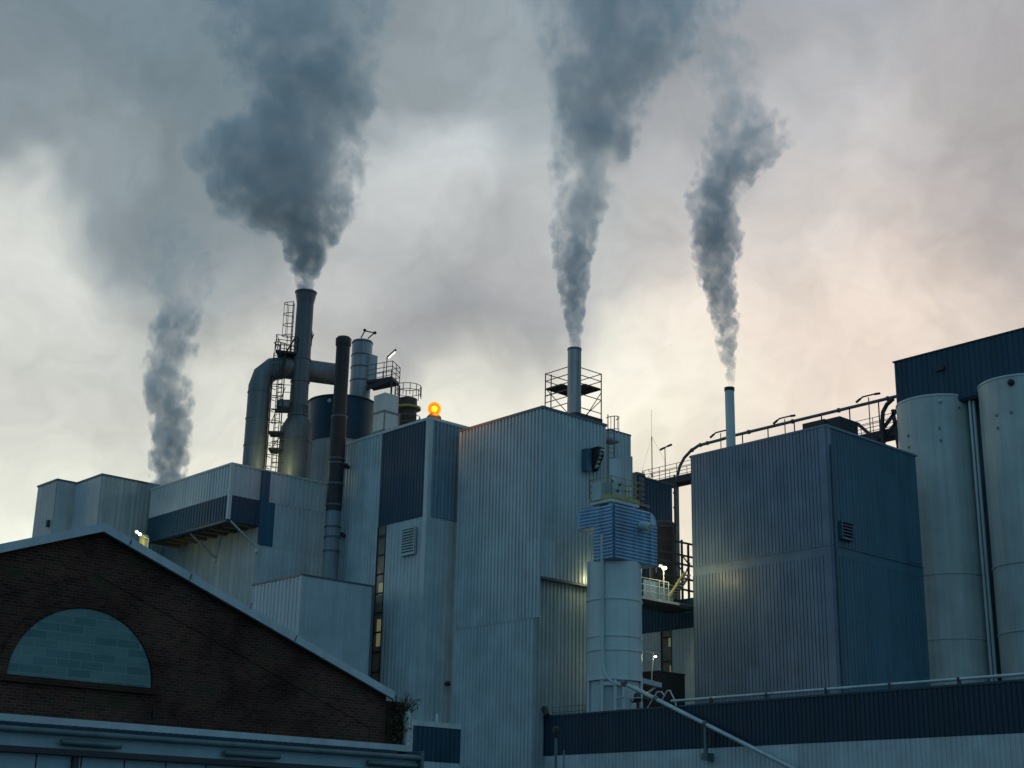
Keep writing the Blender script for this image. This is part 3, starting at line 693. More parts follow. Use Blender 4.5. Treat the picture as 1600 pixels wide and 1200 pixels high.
# standpipe
pq = PD(1054, 760, 104)
root = thing('standpipe', 'tall thin dark standpipe rising to the pipe bridge arch', 'pipe', (pq.x, pq.y, 0))
zq = PD(1053, 742, 104).z
MB().tube([(pq.x, pq.y, 0), (pq.x, pq.y, zq)], .075, 10).build('pipe', M['dark'], root)
fl_ = MB()
for py in (770, 793, 818, 850): z = PD(1054, py, 104).z; fl_.lathe(pq, [(.13, z-.06), (.13, z+.06)], 12)
fl_.build('pipe_flange', M['steel'], root)

# silos and house first, to place the bridge
ps1 = PD(1467, 700, 100); rs = 60/scale_at(PD(1467, 640, 100))
step = 6.55
sil = [(ps1.x, ps1.y), (ps1.x, ps1.y-step), (ps1.x, ps1.y-2*step)]
zs1 = (EYE+ray(1462, 615)*((100-rs)/ray(1462, 615).dot(HD))).z
labs = ['white silo nearest the pipe bridge, dotted with small vents', 'white silo at the right edge, with a round lamp under its rim']
for k in (0, 1):
    c = Vector((*sil[k], 0))
    root = thing('storage_silo', labs[k], 'silo', c, 'storage silos under the navy house')
    MB().lathe(c, [(rs, 0), (rs, zs1)], 72).build('shell', M['silo2'], root)
    rm = MB().lathe(c, [(rs, zs1-.12), (rs+.05, zs1-.1), (rs+.05, zs1+.02), (rs-.2, zs1+.06)], 72, (False, True)); rm.build('rim', M['silo'], root)
    for py in (896, 998):
        z = PD(1505, py, 100-rs*.9).z
        MB().lathe(c, [(rs, z-.07), (rs+.06, z-.05), (rs+.06, z+.05), (rs, z+.07)], 72, (False, False)).build('ring', M['silo2'], root)
    vt = MB()
    spots = ((1468, 669), (1470, 688), (1419, 681), (1420, 699), (1499, 637)) if k == 0 else ((1557, 649), (1580, 644), (1559, 669))
    for (x, y) in spots:
        d_ = ray(x, y); d_ = d_/d_.dot(HD); o2 = Vector((EYE.x-c.x, EYE.y-c.y)); dd2 = Vector((d_.x, d_.y))
        A_ = dd2.dot(dd2); B_ = o2.dot(dd2); C_ = o2.dot(o2)-(rs+.03)**2; disc = B_*B_-A_*C_
        if disc > 0:
            p = EYE+d_*((-B_-math.sqrt(disc))/A_); n_ = Vector((p.x-c.x, p.y-c.y, 0)).normalized()
            vt.beam(p-n_*.06, p+n_*.05, .13, .17)
    vt.build('vent_cap', M['rail'], root)
    ln = c+UPZ*(zs1-.55)+(-HD*.86-RT*(.52 if k else .16)).normalized()*(rs+.05)
    MB().sphere(ln, .24 if k else .15, 12).build('rim_lamp', M['dark' if k else 'silo'], root)
# navy house above
hx = ps1.x-1.15
hyl = PX(1397, 567, hx).y; hz = PX(1397, 567, hx).z; hyr = PX(1680, 490, hx).y
root = thing('factory_building', 'navy ribbed top house sitting on the white silos', 'building', (hx, hyl, zs1))
MB().box(hx+.05, hx+6, hyr, hyl, zs1-.5, hz-.05).build('wall', M['navy2'], root)
MB().clad('L', hx, hyr, hyl, zs1-.35, hz, .42, .05).build('left_cladding', M['navy'], root)
MB().box(hx-.1, hx+6, hyr, hyl+.08, hz, hz+.1).build('coping', M['dark'], root)
p = PX(1468, 578, hx); MB().box(hx-.2, hx-.04, p.y-.45, p.y+.3, p.z-.1, p.z+.15).build('vent', M['dark'], root)
# core wall and pipes between the silos
root = thing('service_core', 'dark service core between the two white silos', 'core', (ps1.x+.6, ps1.y-step/2, 0))
MB().box(ps1.x+.3, ps1.x+.9, ps1.y-step+1.0, ps1.y-1.0, 0, zs1).build('panel', M['steel'], root)
for (x, rr_) in ((1515, .1), (1521, .12)):
    d_ = PD(x, 630, 97.2); MB().tube([(d_.x, d_.y, 0), (d_.x, d_.y, zs1-.1)], rr_, 10).build('riser_pipe', M['silo'], root)
d_ = PD(1528, 630, 98.6); cb_ = MB().tube([(d_.x, d_.y, 0), (d_.x, d_.y, zs1-.3)], .05, 6)
for k in range(9): cb_.sphere((d_.x, d_.y, zs1-2-k*2.1), .11, 8)
cb_.build('cable_riser', M['dark'], root)

# pipe bridge: catwalk parallel to the silo row, behind the slate block
bx0 = ps1.x-.9
def BP(px, py): return PX(px, py, bx0)
zdeck = BP(1070, 741).z
yb0, yb1 = BP(1398, 640).y, BP(1004, 752).y
root = thing('pipe_bridge', 'long dark catwalk bridge behind the slate block', 'bridge', (bx0, yb0, zdeck))
MB().box(bx0, bx0+1.3, yb0, yb1, zdeck-.55, zdeck-.06).build('girder', M['dark'], root)
MB().box(bx0-.05, bx0+1.35, yb0, yb1, zdeck-.055, zdeck).build('deck', M['rail'], root)
railing(MB(), [(bx0, yb0, zdeck), (bx0, yb1, zdeck)], 1.1, (.4, .75, 1.1), 1.9, .028).build('handrail', M['rail'], root)
railing(MB(), [(bx0+1.3, yb0, zdeck), (bx0+1.3, yb1, zdeck)], 1.1, (.55, 1.1), 1.9, .028).build('far_handrail', M['rail'], root)
cs_ = MB(); y = yb0+1; 
for py_ in (1050, 1078):
    p = BP(py_, 745); cs_.beam((bx0+.6, p.y, zdeck-.5), (bx0+.6, p.y, 0), .22, .22)
cs_.build('trestle_leg', M['steel'], root)
sts = MB(); a = Vector((bx0+.2, yb1, zdeck)); b2 = Vector((bx0+.2, yb1+2.4, zdeck-1.6))
for dx in (0, .9): sts.beam(a+Vector((dx, 0, 0)), b2+Vector((dx, 0, 0)), .08, .25)
railing(sts, [a, b2], 1.1, (.55, 1.1), .8, .028); railing(sts, [a+Vector((.9, 0, 0)), b2+Vector((.9, 0, 0))], 1.1, (.55, 1.1), .8, .028)
sts.build('stair', M['rail'], root)
xt = MB()   # truss end by the silos
for (a_, b_) in (((1375, 676), (1402, 640)), ((1380, 684), (1406, 655)), ((1340, 662), (1372, 690)), ((1395, 640), (1404, 700))): xt.beam(BP(*a_), BP(*b_), .18, .22)
xt.build('end_truss', M['dark'], root)
# overhead pipe
root = thing('overhead_pipe', 'long dark pipe arching up and running above the catwalk', 'pipe', (bx0+.1, yb0, zdeck))
pts = [BP(1053, 760), BP(1057, 744)]+[BP(x, y) for (x, y) in ((1061, 728), (1068, 715), (1078, 704), (1090, 696), (1106, 691.5), (1122, 687.5))]
zp = BP(1250, 655).z
last = pts[-1]; pts += [Vector((bx0, last.y-1.5, zp)), Vector((bx0, yb0-.3, zp))]
for p in pts: p.x = bx0+.1
MB().tube(pts, .125, 12).build('pipe', M['steel'], root)
po = MB(); y = yb0+1.4
while y < last.y: po.tube([(bx0+.1, y, zdeck-.06), (bx0+.1, y, zp-.05)], .05, 6); y += 2.55
po.build('pipe_support', M['steel'], root)
fg = MB(); y = yb0+.6
for (x, yy) in ((1080, 703), (1093, 695), (1104, 692)): p = BP(x, yy); p.x = bx0+.1; fg.sphere(p, .18, 10)
while y < last.y: fg.tube([(bx0+.1, y-.08, zp), (bx0+.1, y+.08, zp)], .18, 10); y += 4.3
fg.build('pipe_flange', M['steel'], root)
pts = [BP(1381, 660), BP(1382, 645), BP(1388, 633), BP(1398, 624)]
for p in pts: p.x = bx0-.2
single(MB().tube([pts[0]-UPZ*2]+pts, .16, 10).build('bend_pipe', M['dark']), 'thick dark bent pipe where the bridge meets the silos', 'pipe')
# catwalk lamps
def mast(px, pt, head, label, lit=False, group='lamp masts along the catwalk'):
    p = BP(px, pt); r_ = thing('lamp_mast', label, 'lamp', (bx0, p.y, zdeck), group)
    MB().tube([(bx0, p.y, zdeck-.06), (bx0, p.y, p.z)], .04, 6).build('pole', M['rail'], r_)
    a_ = [Vector((bx0, p.y+dy, p.z+dz)) for dy, dz in head]
    MB().tube(a_, .06, 6).tube([a_[0], a_[0]+(a_[1]-a_[0]).normalized()*.45], .09, 6).tube([a_[-1], a_[-1]+(a_[-2]-a_[-1]).normalized()*.45], .09, 6).build('lamp_head', M['dark'], r_)
dbl = [(1.1, -.15), (.5, .15), (-.4, .15), (-1.0, .1)]
mast(1126, 677, dbl, 'twin headed lamp mast left of the slim chimney on the catwalk')
mast(1226, 655, dbl, 'twin headed lamp mast right of the slim chimney on the catwalk')
mast(1357, 621, dbl, 'twin headed lamp mast near the silos on the catwalk')
mast(1039, 699, [(.55, -.12), (0, 0), (-.75, .1)], 'flat single headed lamp mast at the left end of the catwalk')
# antenna
pa = BP(1019, 745)
root = thing('antenna', 'thin radio antenna with guy wires at the left end of the catwalk', 'antenna', pa)
za = BP(1019, 682).z; za2 = BP(1018, 640).z
MB().tube([pa, (pa.x, pa.y, za)], .04, 6).tube([(pa.x, pa.y, za), (pa.x, pa.y, za2)], .012, 5).build('mast', M['dark'], root)
MB().tube([(pa.x, pa.y, za), (pa.x, pa.y+1.6, zdeck)], .009, 4).tube([(pa.x, pa.y, za), (pa.x, pa.y-1.6, zdeck+1.3)], .009, 4).build('guy_wire', M['dark'], root)
MB().tube([(pa.x, pa.y, zdeck+.9), (pa.x, pa.y+.35, zdeck+.9), (pa.x, pa.y+.4, zdeck+1.15)], .02, 5).build('arm', M['dark'], root)

# ================================================================== walkway with the lit lamp right of the filter
wd = 93
wa = PD(1003, 931, wd); 
wz = wa.z
wy = wa.y; wx0 = PY(1000, 930, wy).x; wx1 = PY(1084, 947, wy).x
root = thing('walkway', 'steel walkway and stairs under the lit lamp between silo and slate block', 'walkway', (wx0, wy, wz))
MB().box(wx0, wx1, wy, wy+2.2, wz-.32, wz-.06).build('girder', M['dark'], root)
MB().box(wx0, wx1-1.5, wy-.06, wy-.003, wz-.18, wz-.02).build('edge_beam', M['railw'], root)
MB().box(wx0, wx1, wy, wy+2.2, wz-.055, wz).build('deck', M['rail'], root)
railing(MB(), [(wx0, wy, wz), (PY(1045, 940, wy).x, wy, wz)], 1.2, (.35, .78, 1.2), 1.0, .03).build('handrail', M['railw'], root)
fm = MB()
for x in (1055, 1066, 1076):
    p = PY(x, 900, wy+1.6); fm.beam((p.x, wy+1.6, wz), (p.x, wy+1.6, PY(x, 835+ (x-1055)*.8, wy+1.6).z), .12, .12)
for py in (842, 862, 876, 898, 915): fm.beam(PY(1030, py-2, wy+1.6), PY(1086, py+10, wy+1.6), .1, .12)
for (a_, b_) in (((1056, 880), (1078, 905)), ((1078, 880), (1056, 930)), ((1066, 868), (1078, 884))): fm.beam(PY(*a_, wy+1.5), PY(*b_, wy+1.5), .07, .07)
fm.build('frame', M['dark'], root)
stn = MB().beam(PY(1043, 935, wy+.2), PY(1069, 895, wy+.2), .08, .12); stn.beam(PY(1053, 936, wy+1.2), PY(1078, 898, wy+1.2), .08, .12)
stn.build('stair_stringer', M['yellow'], root)
tr = MB()
for k in range(9):
    t = (k+.5)/9; a_, b_ = PY(1043, 935, wy+.25).lerp(PY(1069, 895, wy+.25), t), PY(1053, 936, wy+1.15).lerp(PY(1078, 898, wy+1.15), t); tr.beam(a_, b_, .25, .04)
tr.build('stair_tread', M['rail'], root)
# blue guard panels behind
q0, q1 = PY(1006, 930, wy+1.9), PY(1052, 938, wy+1.9)
MB().box(q0.x, q1.x, wy+1.9, wy+1.95, wz, wz+1.6).build('guard_panel', M['bluebox'], root)
# lamp
pl = PY(1035, 888, wy-.05)
root = thing('floodlight', 'lit white floodlight on a post over the steel walkway', 'floodlight', (pl.x, wy-.05, wz))
MB().tube([(pl.x+.1, wy-.05, wz), (pl.x+.1, wy-.05, pl.z)], .045, 6).build('post', M['railw'], root)
MB().sphere((pl.x+.02, wy-.2, pl.z), .16, 14, .7).build('lamp', M['lampw'], root)
MB().box(pl.x-.45, pl.x-.1, wy-.15, wy+.05, pl.z+.02, pl.z+.2).build('housing', M['rail'], root)
lamp('floodlight_light', (pl.x+.1, wy-.75, pl.z), 150, (1, .86, .42))
q = PY(913, 905, C.y0+.4)
root = thing('wall_lamp', 'small lit lamp under the central tower overhang behind the white silo', 'lamp', (q.x, q.y, q.z))
MB().box(q.x-.12, q.x+.12, C.y0+.3, C.y0+.45, q.z-.3, q.z-.05).build('housing', M['dark'], root)
MB().sphere((q.x, C.y0+.2, q.z-.18), .1, 10).build('lamp', M['lampw'], root)
lamp('wall_lamp_light', (q.x-.1, C.y0-.5, q.z-.1), 34, (1, .88, .42))
bq = PD(1027, 1026, 86.8); lamp('pole_lamp_light', bq, 60, (1, .88, .45), .1)

# ================================================================== stack group on the left
d1 = 101.5
p = PD(462, 700, d1); sc = scale_at(PD(470, 600, d1))
def z1(py, px): return PD(px, py, d1).z
root = thing('chimney_stack', 'tall grey steel stack with a flared top and swollen base', 'chimney', (p.x, p.y, F.z))
pr1 = [(24.5/sc, z1(760, 458)), (24.5/sc, z1(692, 461)), (24.0/sc, z1(668, 462)), (15/sc, z1(652, 463)), (14.2/sc, z1(630, 464)), (13.8/sc, z1(560, 469)), (13.4/sc, z1(476, 475))]
zt1 = z1(457, 476)
MB().lathe(p, pr1, 56, (True, False)).build('flue', M['steel'], root)
MB().lathe(p, [(13.4/sc, pr1[-1][1]), (14.3/sc, pr1[-1][1]+.25), (16.2/sc, zt1-.22), (17.6/sc, zt1-.05), (17.8/sc, zt1), (16.9/sc, zt1), (13/sc, zt1-.9)], 56, (False, True)).build('flared_rim', M['steel'], root)
for py, r_ in ((562, 13.9), (597, 14.2), (650, 15.2), (692, 24.6), (634, 14.3)):
    z = z1(py, 464); MB().lathe(p, [(r_/sc, z-.07), (r_/sc+.05, z-.05), (r_/sc+.05, z+.05), (r_/sc, z+.07)], 56, (False, False)).build('ring', M['steel'], root)
cc = MB()
for k in range(24):
    a = 2*PI*k/24; b_ = Vector((p.x+math.cos(a)*15/sc, p.y+math.sin(a)*15/sc, 0)); cc.beam(b_+UPZ*z1(649, 464), b_+UPZ*z1(634, 464), .06, .06)
cc.build('collar_rib', M['steel'], root)
s1 = p
# ladder on the stack
lp = PD(461, 530, d1-.2)-RT*.3
root = thing('caged_ladder', 'caged ladder up the left side of the flared stack', 'ladder', (lp.x, lp.y, z1(560, 455)))
lb, cg = ladder_mb((s1.x-RT.x*.85, s1.y-RT.y*.85), z1(560, 455), z1(492, 460), -RT, z1(525, 458))
lb.build('ladder', M['dark'], root); cg.build('safety_cage', M['dark'], root)
o = MB().tube([PD(485, 540, d1), PD(486.5, 533, d1), PD(490, 522, d1)], .045, 6).box(PD(485, 537, d1).x-.08, PD(485, 537, d1).x+.08, PD(485, 537, d1).y-.08, PD(485, 537, d1).y+.08, z1(541, 485), z1(518, 485)).build('sampling_probe', M['dark'])
single(o, 'thin dark probe angled off the right side of the flared stack', 'probe')
# platform on the stack
zp1 = z1(557, 445)
root = thing('platform', 'dark railed platform on top of the duct beside the flared stack', 'platform', PD(445, 556, d1))
a, b2 = PD(430, 552, d1-1.1), PD(464, 560, d1-.6)
c4 = [Vector((q.x, q.y, zp1)) for q in (a, b2, b2+HD*2.0, a+HD*2.0)]
MB().extrude(c4, (0, 0, .16)).build('deck', M['dark'], root)
railing(MB(), [x+UPZ*.16 for x in c4]+[c4[0]+UPZ*.16], 1.15, (.4, .8, 1.15), 1.0, .032).build('handrail', M['dark'], root)
MB().beam(PD(446, 552, d1-1), PD(461, 528, d1-.4), .06, .1).beam(PD(444, 590, d1-1), PD(444, 556, d1-1), .1, .1).build('brace', M['dark'], root)
zp2 = z1(640, 440)
root = thing('platform', 'small solid grey landing ringing the flared stack above its swollen base', 'platform', PD(440, 640, d1))
c4 = [Vector((q.x, q.y, zp2)) for q in (PD(432, 640, d1-.9), PD(452, 641, d1-.9), PD(452, 641, d1+.9), PD(432, 640, d1+.9))]
MB().extrude(c4, (0, 0, .5)).build('deck', M['steel'], root)
railing(MB(), [c4[1]+UPZ*.5, c4[0]+UPZ*.5, c4[3]+UPZ*.5], 1.1, (.55, 1.1), .9, .03).build('handrail', M['dark'], root)
# ladder tower
root = thing('caged_ladder', 'tall dark ladder tower between the bent duct and the flared stack', 'ladder', PD(432, 735, d1-1.5))
lb, cg = ladder_mb(PD(433, 650, d1-.6), z1(745, 428), z1(562, 440), -RT*.6-HD*.8, z1(735, 428))
lb.build('ladder', M['dark'], root); cg.build('safety_cage', M['dark'], root)
tb = MB()
for px_ in (421, 440):
    q = PD(px_, 650, d1-.9); tb.tube([(q.x, q.y, z1(745, px_)), (q.x, q.y, z1(560, px_))], .045, 6)
for py in (600, 618, 640, 660, 678, 690, 705, 722):
    tb.tube([PD(421+3, py, d1-.9), PD(441+2, py+1, d1-.9)], .035, 6)
tb.tube([PD(424, 700, d1-.9), PD(441, 678, d1-.9)], .03, 6).tube([PD(424, 660, d1-.9), PD(446, 605, d1-.9)], .03, 6)
tb.build('frame', M['dark'], root)
for py in (676, 702):
    a, b2 = PD(419, py, d1-1.1), PD(440, py+1, d1-1.1)
    dkp = MB().extrude([a, Vector((b2.x, b2.y, a.z)), Vector((b2.x, b2.y, a.z))+HD*1.2, a+HD*1.2], (0, 0, .14)); dkp.build('landing', M['dark'], root)
# bent duct
dd_ = 101
p = PD(400, 680, dd_); rd = 17.6/scale_at(PD(400, 640, dd_))
zh = PD(440, 570, dd_).z
he = PZ(536, 583, zh)
root = thing('bent_duct', 'fat grey bent duct rising from the roof and turning behind the flared stack', 'duct', (p.x, p.y, F.z-.5))
hdv = Vector((he.x-p.x, he.y-p.y, 0)).normalized()
hdv = (RT*.93+HD*.36).normalized(); he = Vector((p.x, p.y, zh))+hdv*6.2
pts = [Vector((p.x, p.y, F.z-1.0)), Vector((p.x, p.y, zh-1.75))]
for a in (30, 60): pts.append(Vector((p.x, p.y, zh-1.75))+hdv*(1.75*(1-math.cos(R(a))))+UPZ*(1.75*math.sin(R(a))))
pts += [Vector((p.x, p.y, zh))+hdv*1.75, he]
MB().tube(pts, rd, 32).build('duct', M['ductm'], root)
rg = MB()
for z in (zh-2.2, zh-4.2, zh-6.2): MB().lathe(p, [(rd, z-.05), (rd+.04, z-.04), (rd+.04, z+.04), (rd, z+.05)], 32, (False, False)).build('ring', M['ductm'], root)
lampp = PD(392, 745, dd_-2.4); lamp('duct_base_light', PD(430, 724, dd_-2.2), 90, (1, .9, .38))
pq = PD(430, 724, dd_-2.2)
root = thing('roof_lamp', 'small roof lamp lighting the base of the bent duct', 'lamp', (pq.x, pq.y, F.z-.3))
MB().tube([(pq.x, pq.y+.4, F.z-.3), (pq.x, pq.y+.4, F.z-.05)], .04, 6).build('post', M['dark'], root)
MB().sphere((pq.x, pq.y+.4, F.z-.08), .12, 10).build('lamp', M['lampw'], root)

# dark thin stack S2
d2 = 95.6
p = PD(526, 720, d2); sc = scale_at(PD(530, 650, d2)); r2_ = 11/sc
def z2(py, px=530): return PD(px, py, d2).z
root = thing('chimney_stack', 'thin black capped stack running down the front between two pale buildings', 'chimney', (p.x, p.y, 0))
MB().lathe(p, [(r2_*1.12, z2(800)), (r2_*1.12, z2(652)), (r2_, z2(650)), (r2_, z2(533))], 36, (False, False)).build('flue', M['steeldark'], root)
MB().lathe(p, [(r2_*1.12, z2(540)), (r2_*1.15, z2(530)), (r2_*.9, z2(527)), (r2_*.85, z2(530))], 36, (False, True)).build('cap', M['steeldark'], root)
MB().lathe(p, [(r2_*1.1, 0), (r2_*1.1, z2(797))], 36, (False, False)).build('lower_flue', M['greyflue'], root)
rg = MB()
for py in (652, 718, 725, 757, 790, 824, 840, 862): z = z2(py); MB().lathe(p, [(r2_*1.12, z-.07), (r2_*1.2, z-.05), (r2_*1.2, z+.05), (r2_*1.12, z+.07)], 36, (False, False)).build('ring', M['steel'], root)
bk = MB()
for py in (726, 834): z = z2(py); bk = MB(); bk.box(p.x, D.x0, p.y-.1, p.y+.1, z-.1, z+.1).box(p.x+.5, p.x+.75, p.y-.3, p.y-.05, z-.1, z+.15).build('bracket', M['dark'], root)

# round tank with blue band
d3 = 107.5
p = PD(532, 690, d3); sc = scale_at(PD(532, 650, d3)); rt = 53/sc
def z3(py, px=532, dd=d3-2.4): return PD(px, py, dd).z
root = thing('round_tank', 'big round tank with a navy upper band behind the stacks', 'tank', (p.x, p.y, 0))
zt3 = z3(618)
MB().lathe(p, [(rt, z3(684)), (rt, zt3), (rt*.9, zt3+.15), (.1, zt3+.4)], 64).build('cladding_band', M['navy'], root)
lw = MB()
n = 72
for k in range(n):
    a0, a1 = 2*PI*k/n, 2*PI*(k+1)/n
    for (f0, r0, f1, r1) in ((0, 0, .2, .05), (.2, .05, .5, .05), (.5, .05, .7, 0), (.7, 0, 1, 0)):
        A0, A1 = a0+(a1-a0)*f0, a0+(a1-a0)*f1
        q = [(p.x+math.cos(A0)*(rt-.1+r0), p.y+math.sin(A0)*(rt-.1+r0)), (p.x+math.cos(A1)*(rt-.1+r1), p.y+math.sin(A1)*(rt-.1+r1))]
        lw.quad((*q[0], 0), (*q[1], 0), (*q[1], z3(684)), (*q[0], z3(684)))
lw.build('shell', M['light2'], root)
MB().lathe(p, [(rt+.01, zt3-.06), (rt+.07, zt3-.05), (rt+.07, zt3+.05), (rt, zt3+.06)], 64, (False, False)).build('rim', M['dark'], root)
q = PD(515, 626, d3-2.5); MB().sphere(q, .16, 10).build('lamp', M['silo'], root)
# silver tank on top
p4 = PD(563, 600, 106.5); sc = scale_at(PD(563, 570, 106.5)); r4_ = 16/sc
def z4(py, px=563): return PD(px, py, 106.5-.7).z
root = thing('vent_drum', 'silver banded drum with a bar frame on top of the round tank', 'drum', (p4.x, p4.y, zt3))
MB().lathe(p4, [(r4_, zt3-.3), (r4_, z4(530)), (r4_*.97, z4(529)), (.1, z4(527))], 40).build('shell', M['galv'], root)
rg = MB()
for py in (532, 552, 571, 592): z = z4(py); MB().lathe(p4, [(r4_, z-.05), (r4_+.04, z-.04), (r4_+.04, z+.04), (r4_, z+.05)], 40, (False, False)).build('ring', M['steel'], root)
q0 = p4+RT*.5-HD*.5; MB().box(q0.x, q0.x+.7, q0.y-.35, q0.y+.35, z4(600), z4(553)).build('side_box', M['light2'], root)
fr = MB(); zt4_ = z4(529)
for (a_, b_) in (((564, 528), (570, 517)), ((575, 529), (585, 520)), ((570, 517), (585, 520))): fr.tube([PD(*a_, 106.4), PD(*b_, 106.4)], .05, 6)
fr.sphere(PD(570, 516, 106.4), .13, 8).sphere(PD(586, 520, 106.4), .13, 8); fr.build('bar_frame', M['dark'], root)
# gallery with railing
zg = PD(600, 600, 105).z
root = thing('platform', 'dark railed gallery jutting right from the silver drum', 'platform', PD(600, 602, 105))
c4 = [PD(x, y, dd) for (x, y, dd) in ((572, 606, 104.6), (612, 598, 103.4), (624, 603, 105), (584, 606, 106.5))]
c4 = [Vector((q.x, q.y, zg-.1)) for q in c4]
MB().extrude(c4, (0, 0, .22)).build('deck', M['dark'], root)
railing(MB(), [q+UPZ*.22 for q in c4], 1.2, (.4, .8, 1.2), .9, .032).build('handrail', M['rail'], root)
for q in c4[1:3]: MB().beam(q, q-UPZ*2.3, .1, .1).build('leg', M['dark'], root)
MB().beam(c4[0]-UPZ*.4, c4[1]-UPZ*.05, .12, .35).build('bracket', M['dark'], root)
pm = PD(603, 595, 104.2)
root = thing('lamp_mast', 'lit tube lamp on a mast above the dark railed gallery', 'lamp', (pm.x, pm.y, zg))
t0 = PD(605, 558, 104.2)
MB().tube([(pm.x, pm.y, zg+.1), (pm.x, pm.y, t0.z)], .04, 6).build('pole', M['rail'], root)
a, b2 = PD(605, 559, 104.2), PD(619, 546, 104.2)
MB().beam(a, b2, .22, .12).build('lamp_head', M['rail'], root)
MB().tube([a.lerp(b2, .12)-UPZ*.1, a.lerp(b2, .88)-UPZ*.1], .075, 8).build('lamp_tube', M['tubel'], root)
# white framed box
U = Bld((600, 640), 101, (584, 646), (624, 647))
root = thing('plant_room', 'white panelled plant room with dark frames beside the round tank', 'plant room', (U.x0, U.y0, F.z))
zu = PD(600, 612, 101).z
MB().box(U.x0, U.x1, U.y0, U.y1, F.z-3, U.z-.1).box(U.x0+.1, U.x1-.05, U.y0+.1, U.y1+.2, U.z-.1, zu).build('wall', M['silo'], root)
fr = MB()
for z in (U.z-.15, U.z-1.6, U.z-2.9): fr.box(U.x0-.05, U.x1+.05, U.y0-.05, U.y0-.003, z, z+.12).box(U.x0-.05, U.x0-.003, U.y0-.003, U.y1, z, z+.12)
for x in (U.x0, U.x1-.06): fr.box(x-.02, x+.08, U.y0-.08, U.y0-.053, F.z-3, U.z)
fr.build('frame', M['rail'], root)
louvre(root, 'L', U.x0, U.y0+.15, U.y1-.1, U.z-2.8, U.z-1.7, 5, .06, 'silo', 'light')
# round drum with yellow gallery
pr_ = PD(636, 650, 104); rr_ = 15/scale_at(pr_)
root = thing('round_tank', 'small brown drum with yellow railed gallery behind the beacon tower', 'tank', (pr_.x, pr_.y, 0))
zr1 = PD(640, 622, 104).z
MB().lathe(pr_, [(rr_, 0), (rr_, zr1-.1)], 32).build('shell', M['brown'], root)
MB().lathe(pr_, [(rr_+.3, PD(640, 640, 104).z), (rr_+.3, PD(640, 637, 104).z)], 32).build('gallery', M['yellow'], root)
hp = MB()
zz = PD(640, 638, 104).z
ring = [Vector((pr_.x+math.cos(a)*(rr_+.28), pr_.y+math.sin(a)*(rr_+.28), zz)) for a in [2*PI*k/12 for k in range(13)]]
railing(hp, [x-UPZ*1.8 for x in ring], 1.1, (.55, 1.1), 5, .03); railing(hp, [Vector((x.x, x.y, zr1)) for x in ring[::1]], .9, (.45, .9), 5, .03)
hp.build('handrail', M['rail'], root)

# ================================================================== brick gable building in the foreground
yb = PD(300, 1000, 38).y
ap = PY(160, 818, yb); ev = PY(612, 1081, yb); 
half = ev.x-ap.x; xl = ap.x-half
zl_ = ev.z; dz = (ap.z-ev.z)/half
root = thing('brick_building', 'old sooty brick gable building in the left foreground', 'building', (ap.x, yb, 0))
xw = ev.x-.15
w = MB(); top = ap.z-.14; yk = yb+.0
wallp = [(xl+.15, yb+.1, 0), (xw, yb+.1, 0), (xw, yb+.1, ev.z-.12), (ap.x, yb+.1, top), (xl+.15, yb+.1, ev.z-.12)]
w.extrude(wallp, (0, .4, 0)).build('gable_wall', M['brick'], root)
MB().box(xw-.4, xw-.01, yb+.51, yb+26, 0, ev.z-.2).box(xl+.16, xl+.55, yb+.51, yb+26, 0, ev.z-.2).build('side_wall', M['brick2'], root)
# raised frame band following the verge, and corner pier
bw = 1.05
fr = MB()
xi = PY(582, 1110, yb).x
def zrf(x): return ap.z-.14-abs(x-ap.x)*dz
for (x0, x1) in ((ap.x, xi), (2*ap.x-xi, ap.x)):
    fr.extrude([(x0, yb+.08, zrf(x0)-.08-bw), (x1, yb+.08, zrf(x1)-.08-bw), (x1, yb+.08, zrf(x1)-.02), (x0, yb+.08, zrf(x0)-.02)], (0, .03, 0))
for (x0, x1) in ((xi, xw+.02), (xl+.13, 2*ap.x-xi)):
    fr.extrude([(x0, yb+.08, 0), (x1, yb+.08, 0), (x1, yb+.08, zrf(x1)-.02), (x0, yb+.08, zrf(x0)-.02)], (0, .03, 0))
fr.build('gable_frame', M['brick'], root)
vg = MB()
for s in (1, -1):
    e_ = ap.x+s*half
    vg.extrude([(ap.x, yb-.14, ap.z-.22), (e_, yb-.14, ev.z-.22), (e_, yb-.14, ev.z), (ap.x, yb-.14, ap.z)], (0, .12, 0))
vg.build('verge_flashing', M['verge'], root)
rf = MB()
for s in (1, -1):
    e_ = ap.x+s*(half+.1)
    rf.extrude([(ap.x, yb-.02, ap.z-.06), (e_, yb-.02, ev.z-.06-.1*dz), (e_, yb-.02, ev.z-.01-.1*dz), (ap.x, yb-.02, ap.z-.01)], (0, 26, 0))
rf.build('roof', M['roof'], root)
for s_, (x, y) in enumerate(((204, 848), (298, 902), (392, 947), (462, 998))):
    p = PY(x, y, yb-.16); MB().tube([p-Vector((.01, 0, .06)), p+Vector((.03, 0, .09))], .013, 5).build('flashing_clip', M['dark'], root)
